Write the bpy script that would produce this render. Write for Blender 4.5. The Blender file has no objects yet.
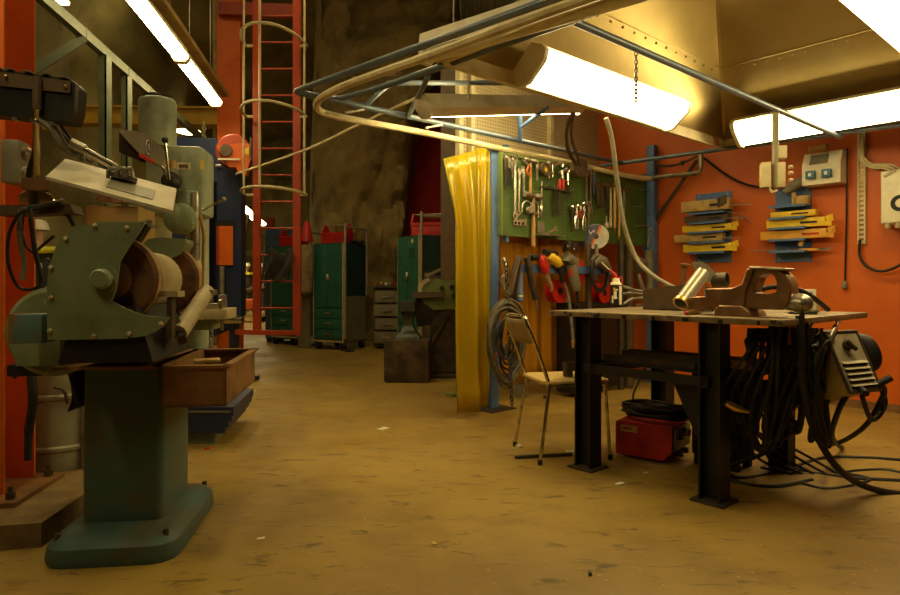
import bpy, bmesh, math, random
from mathutils import Vector, Matrix, noise
V = Vector
random.seed(7)
C = bpy.context.scene.collection
PI = math.pi
F, HX, HY, H = 630.0, 450.0, 284.0, 1.08          # focal length in pixels, vanishing point, eye height
PHI = math.radians(41.2)                            # booth turned against the camera
AV, BV = V((math.cos(PHI), math.sin(PHI), 0)), V((-math.sin(PHI), math.cos(PHI), 0))
FA = Matrix.Rotation(PHI, 4, 'Z')
HA = math.radians(7.7)                              # hall axis
FH = Matrix.Rotation(HA, 4, 'Z')
RV, DV = V((math.cos(HA), math.sin(HA), 0)), V((-math.sin(HA), math.cos(HA), 0))
I4 = Matrix.Identity(4)
Z = V((0, 0, 1))

# ---------- where things stand ----------
def pp(px, py, Y): return V(((px-HX)/F*Y, Y, H-(py-HY)/F*Y))
def ray(px, py, p0, n):
    d = V(((px-HX)/F, 1, (HY-py)/F)); c = V((0, 0, H))
    return c + d*((V(p0)-c).dot(n)/d.dot(n))
def ray_b(px, py, b): return ray(px, py, BV*b, BV)
def ray_a(px, py, a): return ray(px, py, AV*a, AV)
def ray_z(px, py, z): return ray(px, py, (0, 0, z), Z)
def AB(a, b, z=0): return AV*a + BV*b + Z*z
def spl(pts, n=6, closed=False):
    P = [V(p) for p in pts]; out = []
    m = len(P)
    rng = range(m if closed else m-1)
    for i in rng:
        if closed: a, b, c, d = P[i-1], P[i], P[(i+1) % m], P[(i+2) % m]
        else: a, b, c, d = P[max(i-1, 0)], P[i], P[i+1], P[min(i+2, m-1)]
        for k in range(n):
            t = k/n
            out.append(.5*((2*b)+(c-a)*t+(2*a-5*b+4*c-d)*t*t+(3*b-a-3*c+d)*t**3))
    if not closed: out.append(P[-1])
    return out

# ---------- materials ----------
def mat(name, col, rough=.6, metal=0., col2=None, scale=5., lo=.45, hi=.65, bump=0., rust=None, rlo=.62, rhi=.7, coat=0., stretch=None, bscale=None):
    m = bpy.data.materials.new(name); m.use_nodes = True
    nt = m.node_tree; N = nt.nodes; L = nt.links
    b = N['Principled BSDF']
    b.inputs['Roughness'].default_value = rough; b.inputs['Metallic'].default_value = metal
    b.inputs['Coat Weight'].default_value = coat
    b.inputs['Base Color'].default_value = (*col, 1)
    tc = N.new('ShaderNodeTexCoord'); src = tc.outputs['Object']
    if stretch:
        mp = N.new('ShaderNodeMapping'); mp.inputs['Scale'].default_value = stretch
        L.new(src, mp.inputs['Vector']); src = mp.outputs['Vector']
    def nz(sc, det=6):
        n = N.new('ShaderNodeTexNoise'); n.inputs['Scale'].default_value = sc; n.inputs['Detail'].default_value = det
        n.inputs['Roughness'].default_value = .62
        L.new(src, n.inputs['Vector']); return n.outputs['Fac']
    def rng(fac, a, c):
        r = N.new('ShaderNodeMapRange'); r.inputs['From Min'].default_value = a; r.inputs['From Max'].default_value = c
        L.new(fac, r.inputs['Value']); return r.outputs['Result']
    def mix(fac, c1, c2):
        x = N.new('ShaderNodeMix'); x.data_type = 'RGBA'
        L.new(fac, x.inputs[0])
        for i, c in ((6, c1), (7, c2)):
            if isinstance(c, tuple): x.inputs[i].default_value = (*c, 1)
            else: L.new(c, x.inputs[i])
        return x.outputs[2]
    cur = col
    if col2: cur = mix(rng(nz(scale), lo, hi), cur, col2)
    if rust: cur = mix(rng(nz(scale*2.3, 10), rlo, rhi), cur, rust)
    if not isinstance(cur, tuple): L.new(cur, b.inputs['Base Color'])
    if bump:
        bp = N.new('ShaderNodeBump'); bp.inputs['Strength'].default_value = bump; bp.inputs['Distance'].default_value = .02
        L.new(nz(bscale or scale*3, 8), bp.inputs['Height']); L.new(bp.outputs[0], b.inputs['Normal'])
    return m
def glow(name, col, s):
    m = bpy.data.materials.new(name); m.use_nodes = True
    b = m.node_tree.nodes['Principled BSDF']; b.inputs['Base Color'].default_value = (.8, .8, .75, 1)
    b.inputs['Emission Color'].default_value = (*col, 1); b.inputs['Emission Strength'].default_value = s
    return m
def sheet_mat(name, col, clear):
    m = bpy.data.materials.new(name); m.use_nodes = True
    nt = m.node_tree; N = nt.nodes; L = nt.links; N.remove(N['Principled BSDF'])
    tr = N.new('ShaderNodeBsdfTransparent'); tr.inputs[0].default_value = (*col, 1)
    tl = N.new('ShaderNodeBsdfTranslucent'); tl.inputs[0].default_value = (*col, 1)
    df = N.new('ShaderNodeBsdfDiffuse'); df.inputs[0].default_value = (*col, 1)
    gl = N.new('ShaderNodeBsdfGlossy'); gl.inputs['Roughness'].default_value = .18
    a = N.new('ShaderNodeMixShader'); a.inputs[0].default_value = .5; L.new(tl.outputs[0], a.inputs[1]); L.new(df.outputs[0], a.inputs[2])
    c = N.new('ShaderNodeMixShader'); c.inputs[0].default_value = clear; L.new(a.outputs[0], c.inputs[1]); L.new(tr.outputs[0], c.inputs[2])
    fr = N.new('ShaderNodeFresnel'); fr.inputs[0].default_value = 1.4
    d = N.new('ShaderNodeMixShader'); L.new(fr.outputs[0], d.inputs[0]); L.new(c.outputs[0], d.inputs[1]); L.new(gl.outputs[0], d.inputs[2])
    L.new(d.outputs[0], N['Material Output'].inputs[0])
    return m
LC = (1., .79, .36)
M = dict(
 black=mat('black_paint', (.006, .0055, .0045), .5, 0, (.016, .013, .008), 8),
 rubber=mat('black_rubber', (.007, .006, .0045), .55, 0, (.02, .015, .008), 14),
 coilgrey=mat('coil_grey_brown', (.13, .11, .07), .45, 0, (.06, .048, .03), 16),
 greycable=mat('grey_cable', (.2, .18, .13), .5, 0, (.1, .085, .055), 20),
 steel=mat('bare_steel', (.42, .38, .3), .38, .8, (.2, .15, .09), 12),
 bright=mat('bright_steel', (.75, .7, .58), .25, .9, (.45, .4, .3), 10),
 satin=mat('satin_sheet', (.42, .38, .29), .36, .45, (.33, .29, .21), 9),
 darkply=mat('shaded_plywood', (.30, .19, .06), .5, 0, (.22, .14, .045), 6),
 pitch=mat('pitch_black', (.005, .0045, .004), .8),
 chrome=mat('chrome_tube', (.75, .72, .62), .18, 1., (.4, .36, .28), 20),
 darksteel=mat('dark_steel', (.06, .05, .035), .5, .5, (.12, .085, .045), 9, rust=(.16, .07, .02)),
 oxide=mat('oxide_brown_iron', (.23, .115, .05), .34, .5, (.34, .20, .10), 6),
 rusty=mat('rusty_sheet', (.26, .125, .035), .75, .15, (.14, .06, .015), 5, bump=.15),
 bench=mat('bench_plate', (.30, .22, .12), .5, .45, (.13, .085, .04), 7, rust=(.03, .025, .018), rlo=.6, rhi=.66),
 beam=mat('blackened_beam', (.007, .006, .0045), .55, .1, (.022, .014, .007), 6),
 pipeblue=mat('blue_tube_paint', (.11, .15, .21), .33, .25, (.17, .18, .18), 8),
 blue=mat('blue_paint', (.085, .165, .36), .5, 0, (.06, .11, .24), 6, rust=(.14, .10, .05), rlo=.66, rhi=.74),
 rackblue=mat('rack_blue_paint', (.075, .155, .38), .45, .1, (.10, .17, .32), 9, rust=(.2, .15, .08)),
 navy=mat('navy_paint', (.012, .022, .075), .45, 0, (.02, .028, .06), 4),
 orange=mat('orange_paint', (.66, .12, .004), .5, 0, (.55, .09, .004), 3),
 ladder=mat('ladder_red_paint', (.34, .036, .005), .5, 0, (.24, .025, .005), 4),
 red=mat('red_paint', (.55, .015, .008), .45, 0, (.34, .012, .008), 6),
 weldred=mat('worn_red_paint', (.46, .016, .006), .5, 0, (.25, .012, .006), 7, rust=(.10, .06, .03), rlo=.68, rhi=.74),
 cream=mat('cream_paint', (.70, .60, .36), .5, 0, (.5, .4, .2), 5),
 white=mat('white_enamel', (.80, .74, .56), .35, 0, (.68, .6, .42), 6),
 perf=mat('galvanised_panel', (.56, .46, .26), .45, .15, (.46, .36, .19), 3),
 galv=mat('galvanised_hood', (.42, .325, .135), .34, .9, (.36, .275, .11), 2.2),
 green=mat('pegboard_green', (.085, .15, .022), .55, 0, (.06, .11, .017), 6),
 cabgreen=mat('cabinet_green', (.02, .115, .08), .42, 0, (.015, .085, .06), 5),
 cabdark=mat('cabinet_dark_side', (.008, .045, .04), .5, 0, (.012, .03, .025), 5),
 machine=mat('machine_green_grey', (.21, .25, .14), .42, 0, (.14, .165, .09), 5, rust=(.12, .07, .025), rlo=.68, rhi=.78),
 pale=mat('pale_machine_green', (.36, .41, .28), .45, 0, (.2, .235, .15), 4, rust=(.2, .12, .04), rlo=.7, rhi=.8),
 limeg=mat('linisher_green', (.17, .22, .055), .5, 0, (.12, .15, .04), 6),
 pedestal=mat('pedestal_blue_green', (.055, .115, .105), .5, 0, (.09, .085, .045), 4, rust=(.22, .11, .03), rlo=.62, rhi=.72),
 bluerust=mat('blue_rusted_paint', (.09, .17, .18), .6, 0, (.2, .1, .03), 9),
 beige=mat('beige_lacquer', (.46, .38, .2), .5, 0, (.33, .26, .13), 6),
 sidegrey=mat('grey_beige_side', (.2, .17, .095), .6, 0, (.15, .12, .06), 5),
 ochre=mat('ochre_paint', (.36, .235, .06), .55, 0, (.22, .13, .03), 5),
 craney=mat('crane_yellow', (.52, .30, .03), .5, 0, (.42, .23, .02), 4),
 gantry=mat('gantry_green', (.075, .09, .045), .5, 0, (.055, .06, .03), 5),
 plywood=mat('pale_plywood', (.72, .52, .2), .4, 0, (.62, .43, .15), 6, stretch=(1, 8, 1)),
 wood=mat('wood_handle', (.55, .30, .09), .5, 0, (.36, .18, .045), 10, stretch=(6, 6, 1)),
 block=mat('timber_block', (.035, .02, .009), .8, 0, (.11, .065, .025), 5, bump=.5),
 anvil=mat('anvil_iron', (.085, .095, .09), .35, .6, (.06, .05, .035), 7),
 yellow=mat('yellow_card', (.85, .56, .02), .5, 0, (.72, .45, .02), 8),
 tan=mat('tan_card', (.55, .36, .11), .6, 0, (.36, .22, .06), 9),
 orangecard=mat('orange_card', (.75, .36, .03), .5, 0, (.6, .3, .04), 8),
 discgrey=mat('disc_grey_paper', (.58, .53, .44), .6, 0, (.45, .4, .32), 12),
 discblue=mat('disc_blue_paper', (.10, .10, .17), .5, 0, (.08, .07, .12), 12),
 wheel=mat('abrasive_wheel', (.17, .075, .028), .85, 0, (.10, .045, .018), 14, bump=.4),
 wheelrim=mat('abrasive_rim', (.42, .27, .1), .85, 0, (.2, .1, .03), 20, bump=.5),
 plastic=mat('grey_black_plastic', (.045, .042, .035), .45, 0, (.07, .06, .045), 10),
 greyp=mat('grey_paint', (.20, .18, .12), .5, 0, (.14, .12, .075), 6),
 shield=mat('pale_grey_sheet', (.46, .40, .27), .5, .1, (.36, .29, .17), 7),
 barrel=mat('galvanised_drum', (.34, .32, .2), .5, .35, (.22, .19, .1), 5),
 leather=mat('brown_leather', (.10, .062, .028), .55, 0, (.06, .035, .015), 9),
 cloth=mat('dark_cloth', (.018, .015, .011), .95, 0, (.035, .028, .018), 12, bump=.3),
 linen=mat('beige_cloth', (.3, .22, .11), .9, 0, (.18, .12, .05), 9, bump=.3),
 skin=mat('skin', (.5, .28, .17), .5), hair=mat('dark_hair', (.03, .02, .012), .8),
 jacket=mat('dark_work_jacket', (.035, .033, .028), .85, 0, (.055, .048, .035), 8),
 hivis=mat('yellow_hi_vis', (.75, .72, .02), .6, 0, (.6, .58, .02), 8),
 helmet=mat('white_helmet', (.75, .68, .55), .35, 0, (.62, .55, .42), 6),
 paper=mat('paper', (.75, .68, .5), .7, 0, (.6, .52, .36), 30),
 concrete=mat('plinth_concrete', (.22, .145, .05), .85, 0, (.14, .085, .028), 6, bump=.3),
 redwall=mat('dark_red_wall', (.75, .032, .014), .7, 0, (.6, .026, .012), 2),
 redink=mat('red_marker', (.4, .02, .015), .6), blackink=mat('black_letters', (.01, .01, .01), .6),
 whiteink=mat('white_letters', (.8, .76, .65), .6), brass=mat('brass', (.75, .5, .16), .3, .9, (.5, .32, .1), 12),
 sock=mat('blue_socket', (.04, .15, .25), .4), yelpaint=mat('warning_yellow', (.8, .55, .02), .5),
 lamp=glow('lamp_diffuser', LC, 17.), hall=glow('hall_lamp_diffuser', LC, 22.), far=glow('far_lamp_diffuser', LC, 16.),
 ycurt=sheet_mat('yellow_strip_curtain', (.98, .78, .04), .6), ocurt=sheet_mat('amber_strip_curtain', (.80, .40, .03), .25),
)

# ---------- mesh builder ----------
W = {}
TS = 1.
class MB:
    def __init__(s, mx=I4): s.bm = bmesh.new(); s.mx = mx
    def add(s, vs, fs):
        v = [s.bm.verts.new(s.mx @ V(p)) for p in vs]
        for f in fs:
            try: s.bm.faces.new([v[i] for i in f])
            except ValueError: pass
        return v
    def box(s, c, sz, rz=0, bev=0, rot=None):
        x, y, z = sz[0]/2, sz[1]/2, sz[2]/2
        R = (rot if rot is not None else Matrix.Rotation(rz, 3, 'Z'))
        vs = [V(c) + R @ V((i*x, j*y, k*z)) for k in (-1, 1) for j in (-1, 1) for i in (-1, 1)]
        v = s.add(vs, [(0, 2, 3, 1), (4, 5, 7, 6), (0, 1, 5, 4), (2, 6, 7, 3), (0, 4, 6, 2), (1, 3, 7, 5)])
        if bev:
            es = {e for q in v for e in q.link_edges}
            bmesh.ops.bevel(s.bm, geom=list(es), offset=bev, segments=2, affect='EDGES', profile=.6)
        return s
    def bx(s, a, b, bev=0):
        a, b = V(a), V(b); return s.box((a+b)/2, [abs(q) for q in (b-a)], bev=bev)
    def tube(s, pts, r, seg=8, closed=False):
        P = [V(p) for p in pts]; n = len(P); rs = [q*TS for q in (r if isinstance(r, (list, tuple)) else [r]*n)]
        rings = []; nrm = None
        for i in range(n):
            if closed: t = P[(i+1) % n]-P[i-1]
            else: t = P[min(i+1, n-1)]-P[max(i-1, 0)]
            t = t.normalized() if t.length > 1e-9 else V((0, 0, 1))
            if nrm is None:
                nrm = t.orthogonal().normalized()
            nrm = (nrm - t*nrm.dot(t)); nrm = nrm.normalized() if nrm.length > 1e-6 else t.orthogonal().normalized()
            bn = t.cross(nrm)
            rings.append([s.bm.verts.new(s.mx @ (P[i]+(nrm*math.cos(2*PI*k/seg)+bn*math.sin(2*PI*k/seg))*rs[i])) for k in range(seg)])
        m = n if closed else n-1
        for i in range(m):
            a, b = rings[i], rings[(i+1) % n]
            for k in range(seg):
                try: s.bm.faces.new((a[k], a[(k+1) % seg], b[(k+1) % seg], b[k]))
                except ValueError: pass
        if not closed:
            s.bm.faces.new(rings[0][::-1]); s.bm.faces.new(rings[-1])
        return s
    def cyl(s, p0, p1, r0, r1=None, seg=16): return s.tube([p0, p1], [r0, r0 if r1 is None else r1], seg)
    def lathe(s, prof, p0, ax=(0, 0, 1), seg=20, cap=True):
        ax = V(ax).normalized(); u = ax.orthogonal().normalized(); w = ax.cross(u); p0 = V(p0); rings = []
        for r, h in prof:
            r = max(r, .0004)
            rings.append([s.bm.verts.new(s.mx @ (p0+ax*h+(u*math.cos(2*PI*k/seg)+w*math.sin(2*PI*k/seg))*r)) for k in range(seg)])
        for a, b in zip(rings, rings[1:]):
            for k in range(seg): s.bm.faces.new((a[k], a[(k+1) % seg], b[(k+1) % seg], b[k]))
        if cap: s.bm.faces.new(rings[0][::-1]); s.bm.faces.new(rings[-1])
        return s
    def prism(s, poly, vec):
        poly = [V(p) for p in poly]; n = len(poly); vec = V(vec)
        s.add(poly+[p+vec for p in poly], [tuple(range(n))[::-1], tuple(range(n, 2*n))]+[(i, (i+1) % n, n+(i+1) % n, n+i) for i in range(n)])
        return s
    def ring(s, outer, inner, vec):                     # an outline with a hole, both lists the same length
        n = len(outer); vec = V(vec); vs = [V(p) for p in outer]+[V(p) for p in inner]; vs = vs+[p+vec for p in vs]; fs = []
        for i in range(n):
            j = (i+1) % n
            fs += [(i, j, n+j, n+i), (2*n+j, 2*n+i, 3*n+i, 3*n+j), (j, i, 2*n+i, 2*n+j), (n+i, n+j, 3*n+j, 3*n+i)]
        s.add(vs, fs); return s
    def trace(s, pts, p0, n, th):                       # an outline standing on its own plane, with real thickness
        n = V(n).normalized(); return s.prism([ray(x, y, p0, n) for x, y in pts], n*th)
    def ball(s, c, r, seg=14, sq=(1, 1, 1)):
        c = V(c); k = seg//2
        vs = [c+V((0, 0, -r*sq[2]))]
        for i in range(1, k):
            th = PI*i/k-PI/2
            for j in range(seg): vs.append(c+V((math.cos(th)*math.cos(2*PI*j/seg)*r*sq[0], math.cos(th)*math.sin(2*PI*j/seg)*r*sq[1], math.sin(th)*r*sq[2])))
        vs.append(c+V((0, 0, r*sq[2]))); top = len(vs)-1; fs = []
        for j in range(seg):
            fs.append((0, 1+(j+1) % seg, 1+j)); fs.append((top, top-seg+j, top-seg+(j+1) % seg))
            for i in range(k-2): fs.append((1+i*seg+j, 1+i*seg+(j+1) % seg, 1+(i+1)*seg+(j+1) % seg, 1+(i+1)*seg+j))
        s.add(vs, fs); return s
    def bar(s, p0, p1, w, th, side):                    # a flat bar; side = the direction of its width
        p0, p1 = V(p0), V(p1); t = (p1-p0).normalized(); sd = V(side); sd = (sd-t*sd.dot(t)).normalized(); nn = t.cross(sd)
        q = [p0+sd*w/2*i+nn*th/2*j for i, j in ((-1, -1), (1, -1), (1, 1), (-1, 1))]
        return s.prism(q, p1-p0)
    def grid(s, fn, nu, nv, closed=False):
        vs = [fn(i/(nu-1), j/(nv-1)) for j in range(nv) for i in range(nu)]
        s.add(vs, [(j*nu+i, j*nu+i+1, (j+1)*nu+i+1, (j+1)*nu+i) for j in range(nv-1) for i in range(nu-1)]); return s
    def text(s, txt, size, p0, xd, yd, depth=.0015, bold=0.):    # lettering in relief
        cu = bpy.data.curves.new('lettering', 'FONT'); cu.body = txt; cu.size = size; cu.extrude = depth; cu.offset = bold; cu.align_x = 'CENTER'; cu.align_y = 'CENTER'
        o = bpy.data.objects.new('lettering', cu); C.objects.link(o)
        bpy.context.view_layer.update()
        me = bpy.data.meshes.new_from_object(o.evaluated_get(bpy.context.evaluated_depsgraph_get()))
        bpy.data.objects.remove(o); bpy.data.curves.remove(cu)
        xd, yd = V(xd).normalized(), V(yd).normalized(); zd = xd.cross(yd)
        s.add([V(p0)+xd*v.co.x+yd*v.co.y+zd*v.co.z for v in me.vertices], [tuple(p.vertices) for p in me.polygons])
        bpy.data.meshes.remove(me); return s
    def build(s, name, m, parent=None, flat=False, solid=0):
        me = bpy.data.meshes.new(name)
        bmesh.ops.recalc_face_normals(s.bm, faces=s.bm.faces[:])
        if parent is not None: W0 = W[parent.name]
        else:
            cs = [v.co for v in s.bm.verts]
            lo = V([min(c[i] for c in cs) for i in range(3)]); hi = V([max(c[i] for c in cs) for i in range(3)])
            W0 = Matrix.Translation(((lo.x+hi.x)/2, (lo.y+hi.y)/2, lo.z))
        s.bm.transform(W0.inverted()); s.bm.to_mesh(me); s.bm.free()
        me.materials.append(M[m] if isinstance(m, str) else m)
        o = bpy.data.objects.new(name, me); C.objects.link(o)
        if not flat and me.polygons:
            me.polygons.foreach_set('use_smooth', [True]*len(me.polygons)); me.set_sharp_from_angle(angle=math.radians(38))
        if parent is not None: o.parent = parent
        else: o.matrix_world = W0
        W[o.name] = W0
        if solid:
            md = o.modifiers.new('thickness', 'SOLIDIFY'); md.thickness = solid; md.offset = 0
        return o
def tag(o, label, cat, group=None):
    o['label'] = label; o['category'] = cat
    if group: o['group'] = group
    return o
def thing(name, label, cat, loc=(0, 0, 0), rz=0, group=None):
    o = bpy.data.objects.new(name, None); o.empty_display_size = .1; C.objects.link(o)
    o.location = loc; o.rotation_euler = (0, 0, rz)
    W[o.name] = Matrix.Translation(loc) @ Matrix.Rotation(rz, 4, 'Z')
    return tag(o, label, cat, group)
def one(name, mb, m, label, cat, group=None, **k): return tag(mb.build(name, m, **k), label, cat, group)
def struct(name, mb, m, parent=None, **k):
    o = mb.build(name, m, parent, **k); o['kind'] = 'structure'; return o
def kids(o): return [c for c in C.objects if c.parent == o]
def dup(root, loc, rz, label, group=None):
    def cp(o, par):
        c = o.copy(); C.objects.link(c)
        if par: c.parent = par
        for k in kids(o): cp(k, c)
        return c
    r = cp(root, None); r.location = loc; r.rotation_euler = (0, 0, rz)
    W[r.name] = Matrix.Translation(loc) @ Matrix.Rotation(rz, 4, 'Z')
    r['label'] = label
    if group: r['group'] = group
    return r
def circ(cx, cy, rx, ry=None, n=20, a0=0, a1=360):
    ry = rx if ry is None else ry
    full = a1-a0 >= 360; m = n if full else n-1
    return [(cx+rx*math.cos(math.radians(a0+(a1-a0)*i/m)), cy-ry*math.sin(math.radians(a0+(a1-a0)*i/m))) for i in range(n)]
def pxtube(mb, pts, r, n=6, seg=8): return mb.tube(spl([pp(*p) for p in pts], n), r, seg)
def chain(mb, p0, p1, r=.004, L=.03):
    p0, p1 = V(p0), V(p1); n = max(2, int((p1-p0).length/(L*.72))); t = (p1-p0).normalized(); u = t.orthogonal().normalized(); w = t.cross(u)
    for i in range(n):
        c = p0.lerp(p1, (i+.5)/n); a = u if i % 2 else w
        mb.tube([c+t*(L/2*math.cos(q))+a*(L*.3*math.sin(q)) for q in [2*PI*k/10 for k in range(10)]], r, 5, True)
    return mb
# ---------- camera, sky ----------
cam = bpy.data.cameras.new('camera'); co = bpy.data.objects.new('camera', cam); C.objects.link(co)
co.location = (0, 0, H); co.rotation_euler = (PI/2, 0, 0)
cam.sensor_width = 36; cam.lens = 36*F/900; cam.shift_y = -(297.5-HY)/900; cam.clip_start = .05; cam.clip_end = 200
bpy.context.scene.camera = co
sc = bpy.context.scene
sc.view_settings.view_transform = 'Standard'; sc.view_settings.look = 'None'; sc.view_settings.gamma = 1; sc.view_settings.exposure = .25
w = bpy.data.worlds.new('dim_cavern_air'); sc.world = w; w.use_nodes = True
w.node_tree.nodes['Background'].inputs[0].default_value = (1, .72, .3, 1); w.node_tree.nodes['Background'].inputs[1].default_value = .004

# ---------- floor ----------
def floor_mat():
    m = bpy.data.materials.new('worn_concrete_floor'); m.use_nodes = True
    nt = m.node_tree; N = nt.nodes; L = nt.links; b = N['Principled BSDF']
    tc = N.new('ShaderNodeTexCoord'); src = tc.outputs['Object']
    def nz(sc_, det, st=(1, 1, 1), rough=.6, dist=0):
        mp = N.new('ShaderNodeMapping'); mp.inputs['Scale'].default_value = st; mp.inputs['Rotation'].default_value = (0, 0, .35)
        L.new(src, mp.inputs['Vector'])
        n = N.new('ShaderNodeTexNoise'); n.inputs['Scale'].default_value = sc_; n.inputs['Detail'].default_value = det
        n.inputs['Roughness'].default_value = rough; n.inputs['Distortion'].default_value = dist
        L.new(mp.outputs[0], n.inputs['Vector']); return n.outputs['Fac']
    def rng(f, a, c, o0=0., o1=1.):
        r = N.new('ShaderNodeMapRange'); r.inputs['From Min'].default_value = a; r.inputs['From Max'].default_value = c
        r.inputs['To Min'].default_value = o0; r.inputs['To Max'].default_value = o1
        L.new(f, r.inputs['Value']); return r.outputs['Result']
    def mix(f, c1, c2):
        x = N.new('ShaderNodeMix'); x.data_type = 'RGBA'; L.new(f, x.inputs[0])
        for i, c in ((6, c1), (7, c2)):
            if isinstance(c, tuple): x.inputs[i].default_value = (*c, 1)
            else: L.new(c, x.inputs[i])
        return x.outputs[2]
    c = mix(rng(nz(.9, 7), .38, .64), (.35, .222, .039), (.235, .14, .025))
    c = mix(rng(nz(3.2, 8, (1, 1.6, 1)), .5, .72, 0, .7), c, (.19, .115, .022))
    c = mix(rng(nz(5.5, 6, (1, 2.6, 1), .65, .6), .57, .67, 0, .8), c, (.085, .055, .02))
    c = mix(rng(nz(1.6, 9, (.5, 2.4, 1), .7, 1.2), .60, .70, 0, .6), c, (.14, .085, .026))
    c = mix(rng(nz(34, 3), .70, .76, 0, .6), c, (.55, .40, .16))
    L.new(c, b.inputs['Base Color'])
    L.new(rng(nz(2.2, 6), .35, .7, .42, .72), b.inputs['Roughness'])
    bp = N.new('ShaderNodeBump'); bp.inputs['Strength'].default_value = .18; bp.inputs['Distance'].default_value = .01
    L.new(nz(16, 9), bp.inputs['Height']); L.new(bp.outputs[0], b.inputs['Normal'])
    return m
M['floor'] = floor_mat()
struct('floor', MB().bx((-9.5, -3, -.2), (9, 28, 0)), 'floor')

# ---------- rock ----------
for k, (x, y, zz) in enumerate(((-4.6, 4.6, 6.2), (-5.4, 9.0, 6.6), (-2.5, 5.6, 6.3), (-1.5, 8.3, 6.9), (-6.2, 13.0, 7.0), (-7.8, 20.3, 6.4))):  # unseen high bay lamps added to light the rock, column and people
    c = V((x, y, zz)); k_ = k; o = thing('high_bay_lamp', ['added unseen lamp over the left bay nearest the photographer', 'added unseen lamp over the middle of the left bay', 'added unseen lamp in front of the caged ladder', 'added unseen lamp in front of the rock wall', 'added unseen lamp over the far end of the left bay', 'added lamp high over the distant people'][k], 'lamp', c, 0, 'round hall lamps')
    MB().lathe([(.30, 0), (.28, .1), (.15, .3), (.08, .4)], c).build('reflector', 'greyp', o)
    MB().lathe([(.27, -.02), (.2, -.12), (.06, -.16)], c).build('diffuser', 'hall', o)
    MB().cyl(c+Z*.38, c+Z*1.6, .012, seg=6).build('hanger', 'darksteel', o)
M['rock'] = mat('sprayed_rock', (.30, .21, .07), .9, 0, (.15, .105, .036), 1.6, bump=.9, bscale=7, rust=(.27, .2, .085), rlo=.56, rhi=.72)
M['rockdark'] = mat('dark_cavern_rock', (.26, .21, .075), .95, 0, (.15, .12, .04), .8, bump=.8, bscale=5)
def fbm(p, k=5):
    a, s_, v = 1., 1., 0.
    for _ in range(k): v += a*noise.noise(V(p)*s_); a *= .5; s_ *= 2.1
    return v
path = spl([(-3.6, 19, 0), (-3.1, 14.5, 0), (-2.75, 12.6, 0), (-2.2, 11.95, 0), (-1.6, 11.75, 0), (-1.2, 11.6, 0), (-.95, 11.75, 0), (-.9, 12.3, 0), (-.9, 13.6, 0)], 8)
def rockfn(u, v):
    t = u*(len(path)-1); i = min(int(t), len(path)-2); p = path[i].lerp(path[i+1], t-i)
    z = v*8
    lean = max(0, u-.45)/.55*(.13*max(0, z-2)+.42*max(0, z-4.1)+.05*math.sin(z*2.3))
    d = fbm((p.x*.55+3, p.y*.55, z*.42))*.85 + fbm((p.x*2.3+7, p.y*2.3, z*2.1), 4)*.14
    return V((p.x+lean+d*.25, p.y-d*.9+.12*max(0, z-3), z-.05))
struct('wall_rock', MB().grid(rockfn, 90, 90), 'rock')
def cave(name, fn): struct(name, MB().grid(fn, 50, 40), 'rockdark')
cave('wall_left', lambda u, v: V((-6.9-.2*max(0, 30*u-11)+.7*fbm((u*9, v*4, 1))+1.0*v*v, -2+30*u, 8.6*v-.1)))
cave('wall_back', lambda u, v: V((-10+16*u, 27+1.2*fbm((u*8, v*5, 4)), 8.6*v-.1)))
cave('ceiling', lambda u, v: V((-10+20*u, -3+31*v, 7.6+1.0*fbm((u*8, v*10, 9)))))
struct('wall_red', MB().bx((-2.0, 13.4, 0), (3.5, 13.6, 8)), 'redwall')

# ---------- booth walls ----------
M['orangewall'] = mat('orange_wall', (.63, .125, .003), .48, 0, (.52, .088, .003), 1.6, lo=.4, hi=.7, rust=(.26, .06, .006), rlo=.70, rhi=.8)
struct('wall_right', MB(FA).bx((6.3, -4, 0), (6.42, 5.2, 3.6)), 'orangewall')
struct('baseboard_right', MB(FA).bx((6.27, -4, 0), (6.3, 5.0, .07)), 'oxide')
def perf_mat():
    m = M['perf']; nt = m.node_tree; N = nt.nodes; L = nt.links; b = N['Principled BSDF']
    tc = N.new('ShaderNodeTexCoord'); mp = N.new('ShaderNodeMapping'); mp.inputs['Rotation'].default_value = (0, 0, -PHI); mp.inputs['Scale'].default_value = (28, 28, 28)
    L.new(tc.outputs['Object'], mp.inputs['Vector'])
    vo = N.new('ShaderNodeTexVoronoi'); vo.inputs['Randomness'].default_value = 0; vo.inputs['Scale'].default_value = 1
    L.new(mp.outputs[0], vo.inputs['Vector'])
    r = N.new('ShaderNodeMapRange'); r.inputs['From Min'].default_value = .2; r.inputs['From Max'].default_value = .3
    L.new(vo.outputs['Distance'], r.inputs['Value'])
    old = b.inputs['Base Color'].links[0].from_socket; x = N.new('ShaderNodeMix'); x.data_type = 'RGBA'
    L.new(r.outputs['Result'], x.inputs[0]); x.inputs[6].default_value = (.24, .19, .1, 1); L.new(old, x.inputs[7]); L.new(x.outputs[2], b.inputs['Base Color'])
perf_mat()
struct('wall_left_panel', MB(FA).bx((4.09, 4.5, 1.12), (6.3, 4.78, 3.4)), 'perf')
struct('trim_20', MB(FA).bx((4.07, 4.502, 1.12), (4.089, 4.79, 3.4)), 'leather')  # brown cover added so the panel end looks less lit
for i, px in enumerate((460, 472, 551, 617)):
    p = ray_b(px, 200, 4.46)
    a = p.dot(AV); struct('trim_%d' % (i+1), MB(FA).bx((a-.025, 4.44, 1.12 if i < 2 else 0), (a+.025, 4.499, 3.4)), 'cream')

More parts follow.
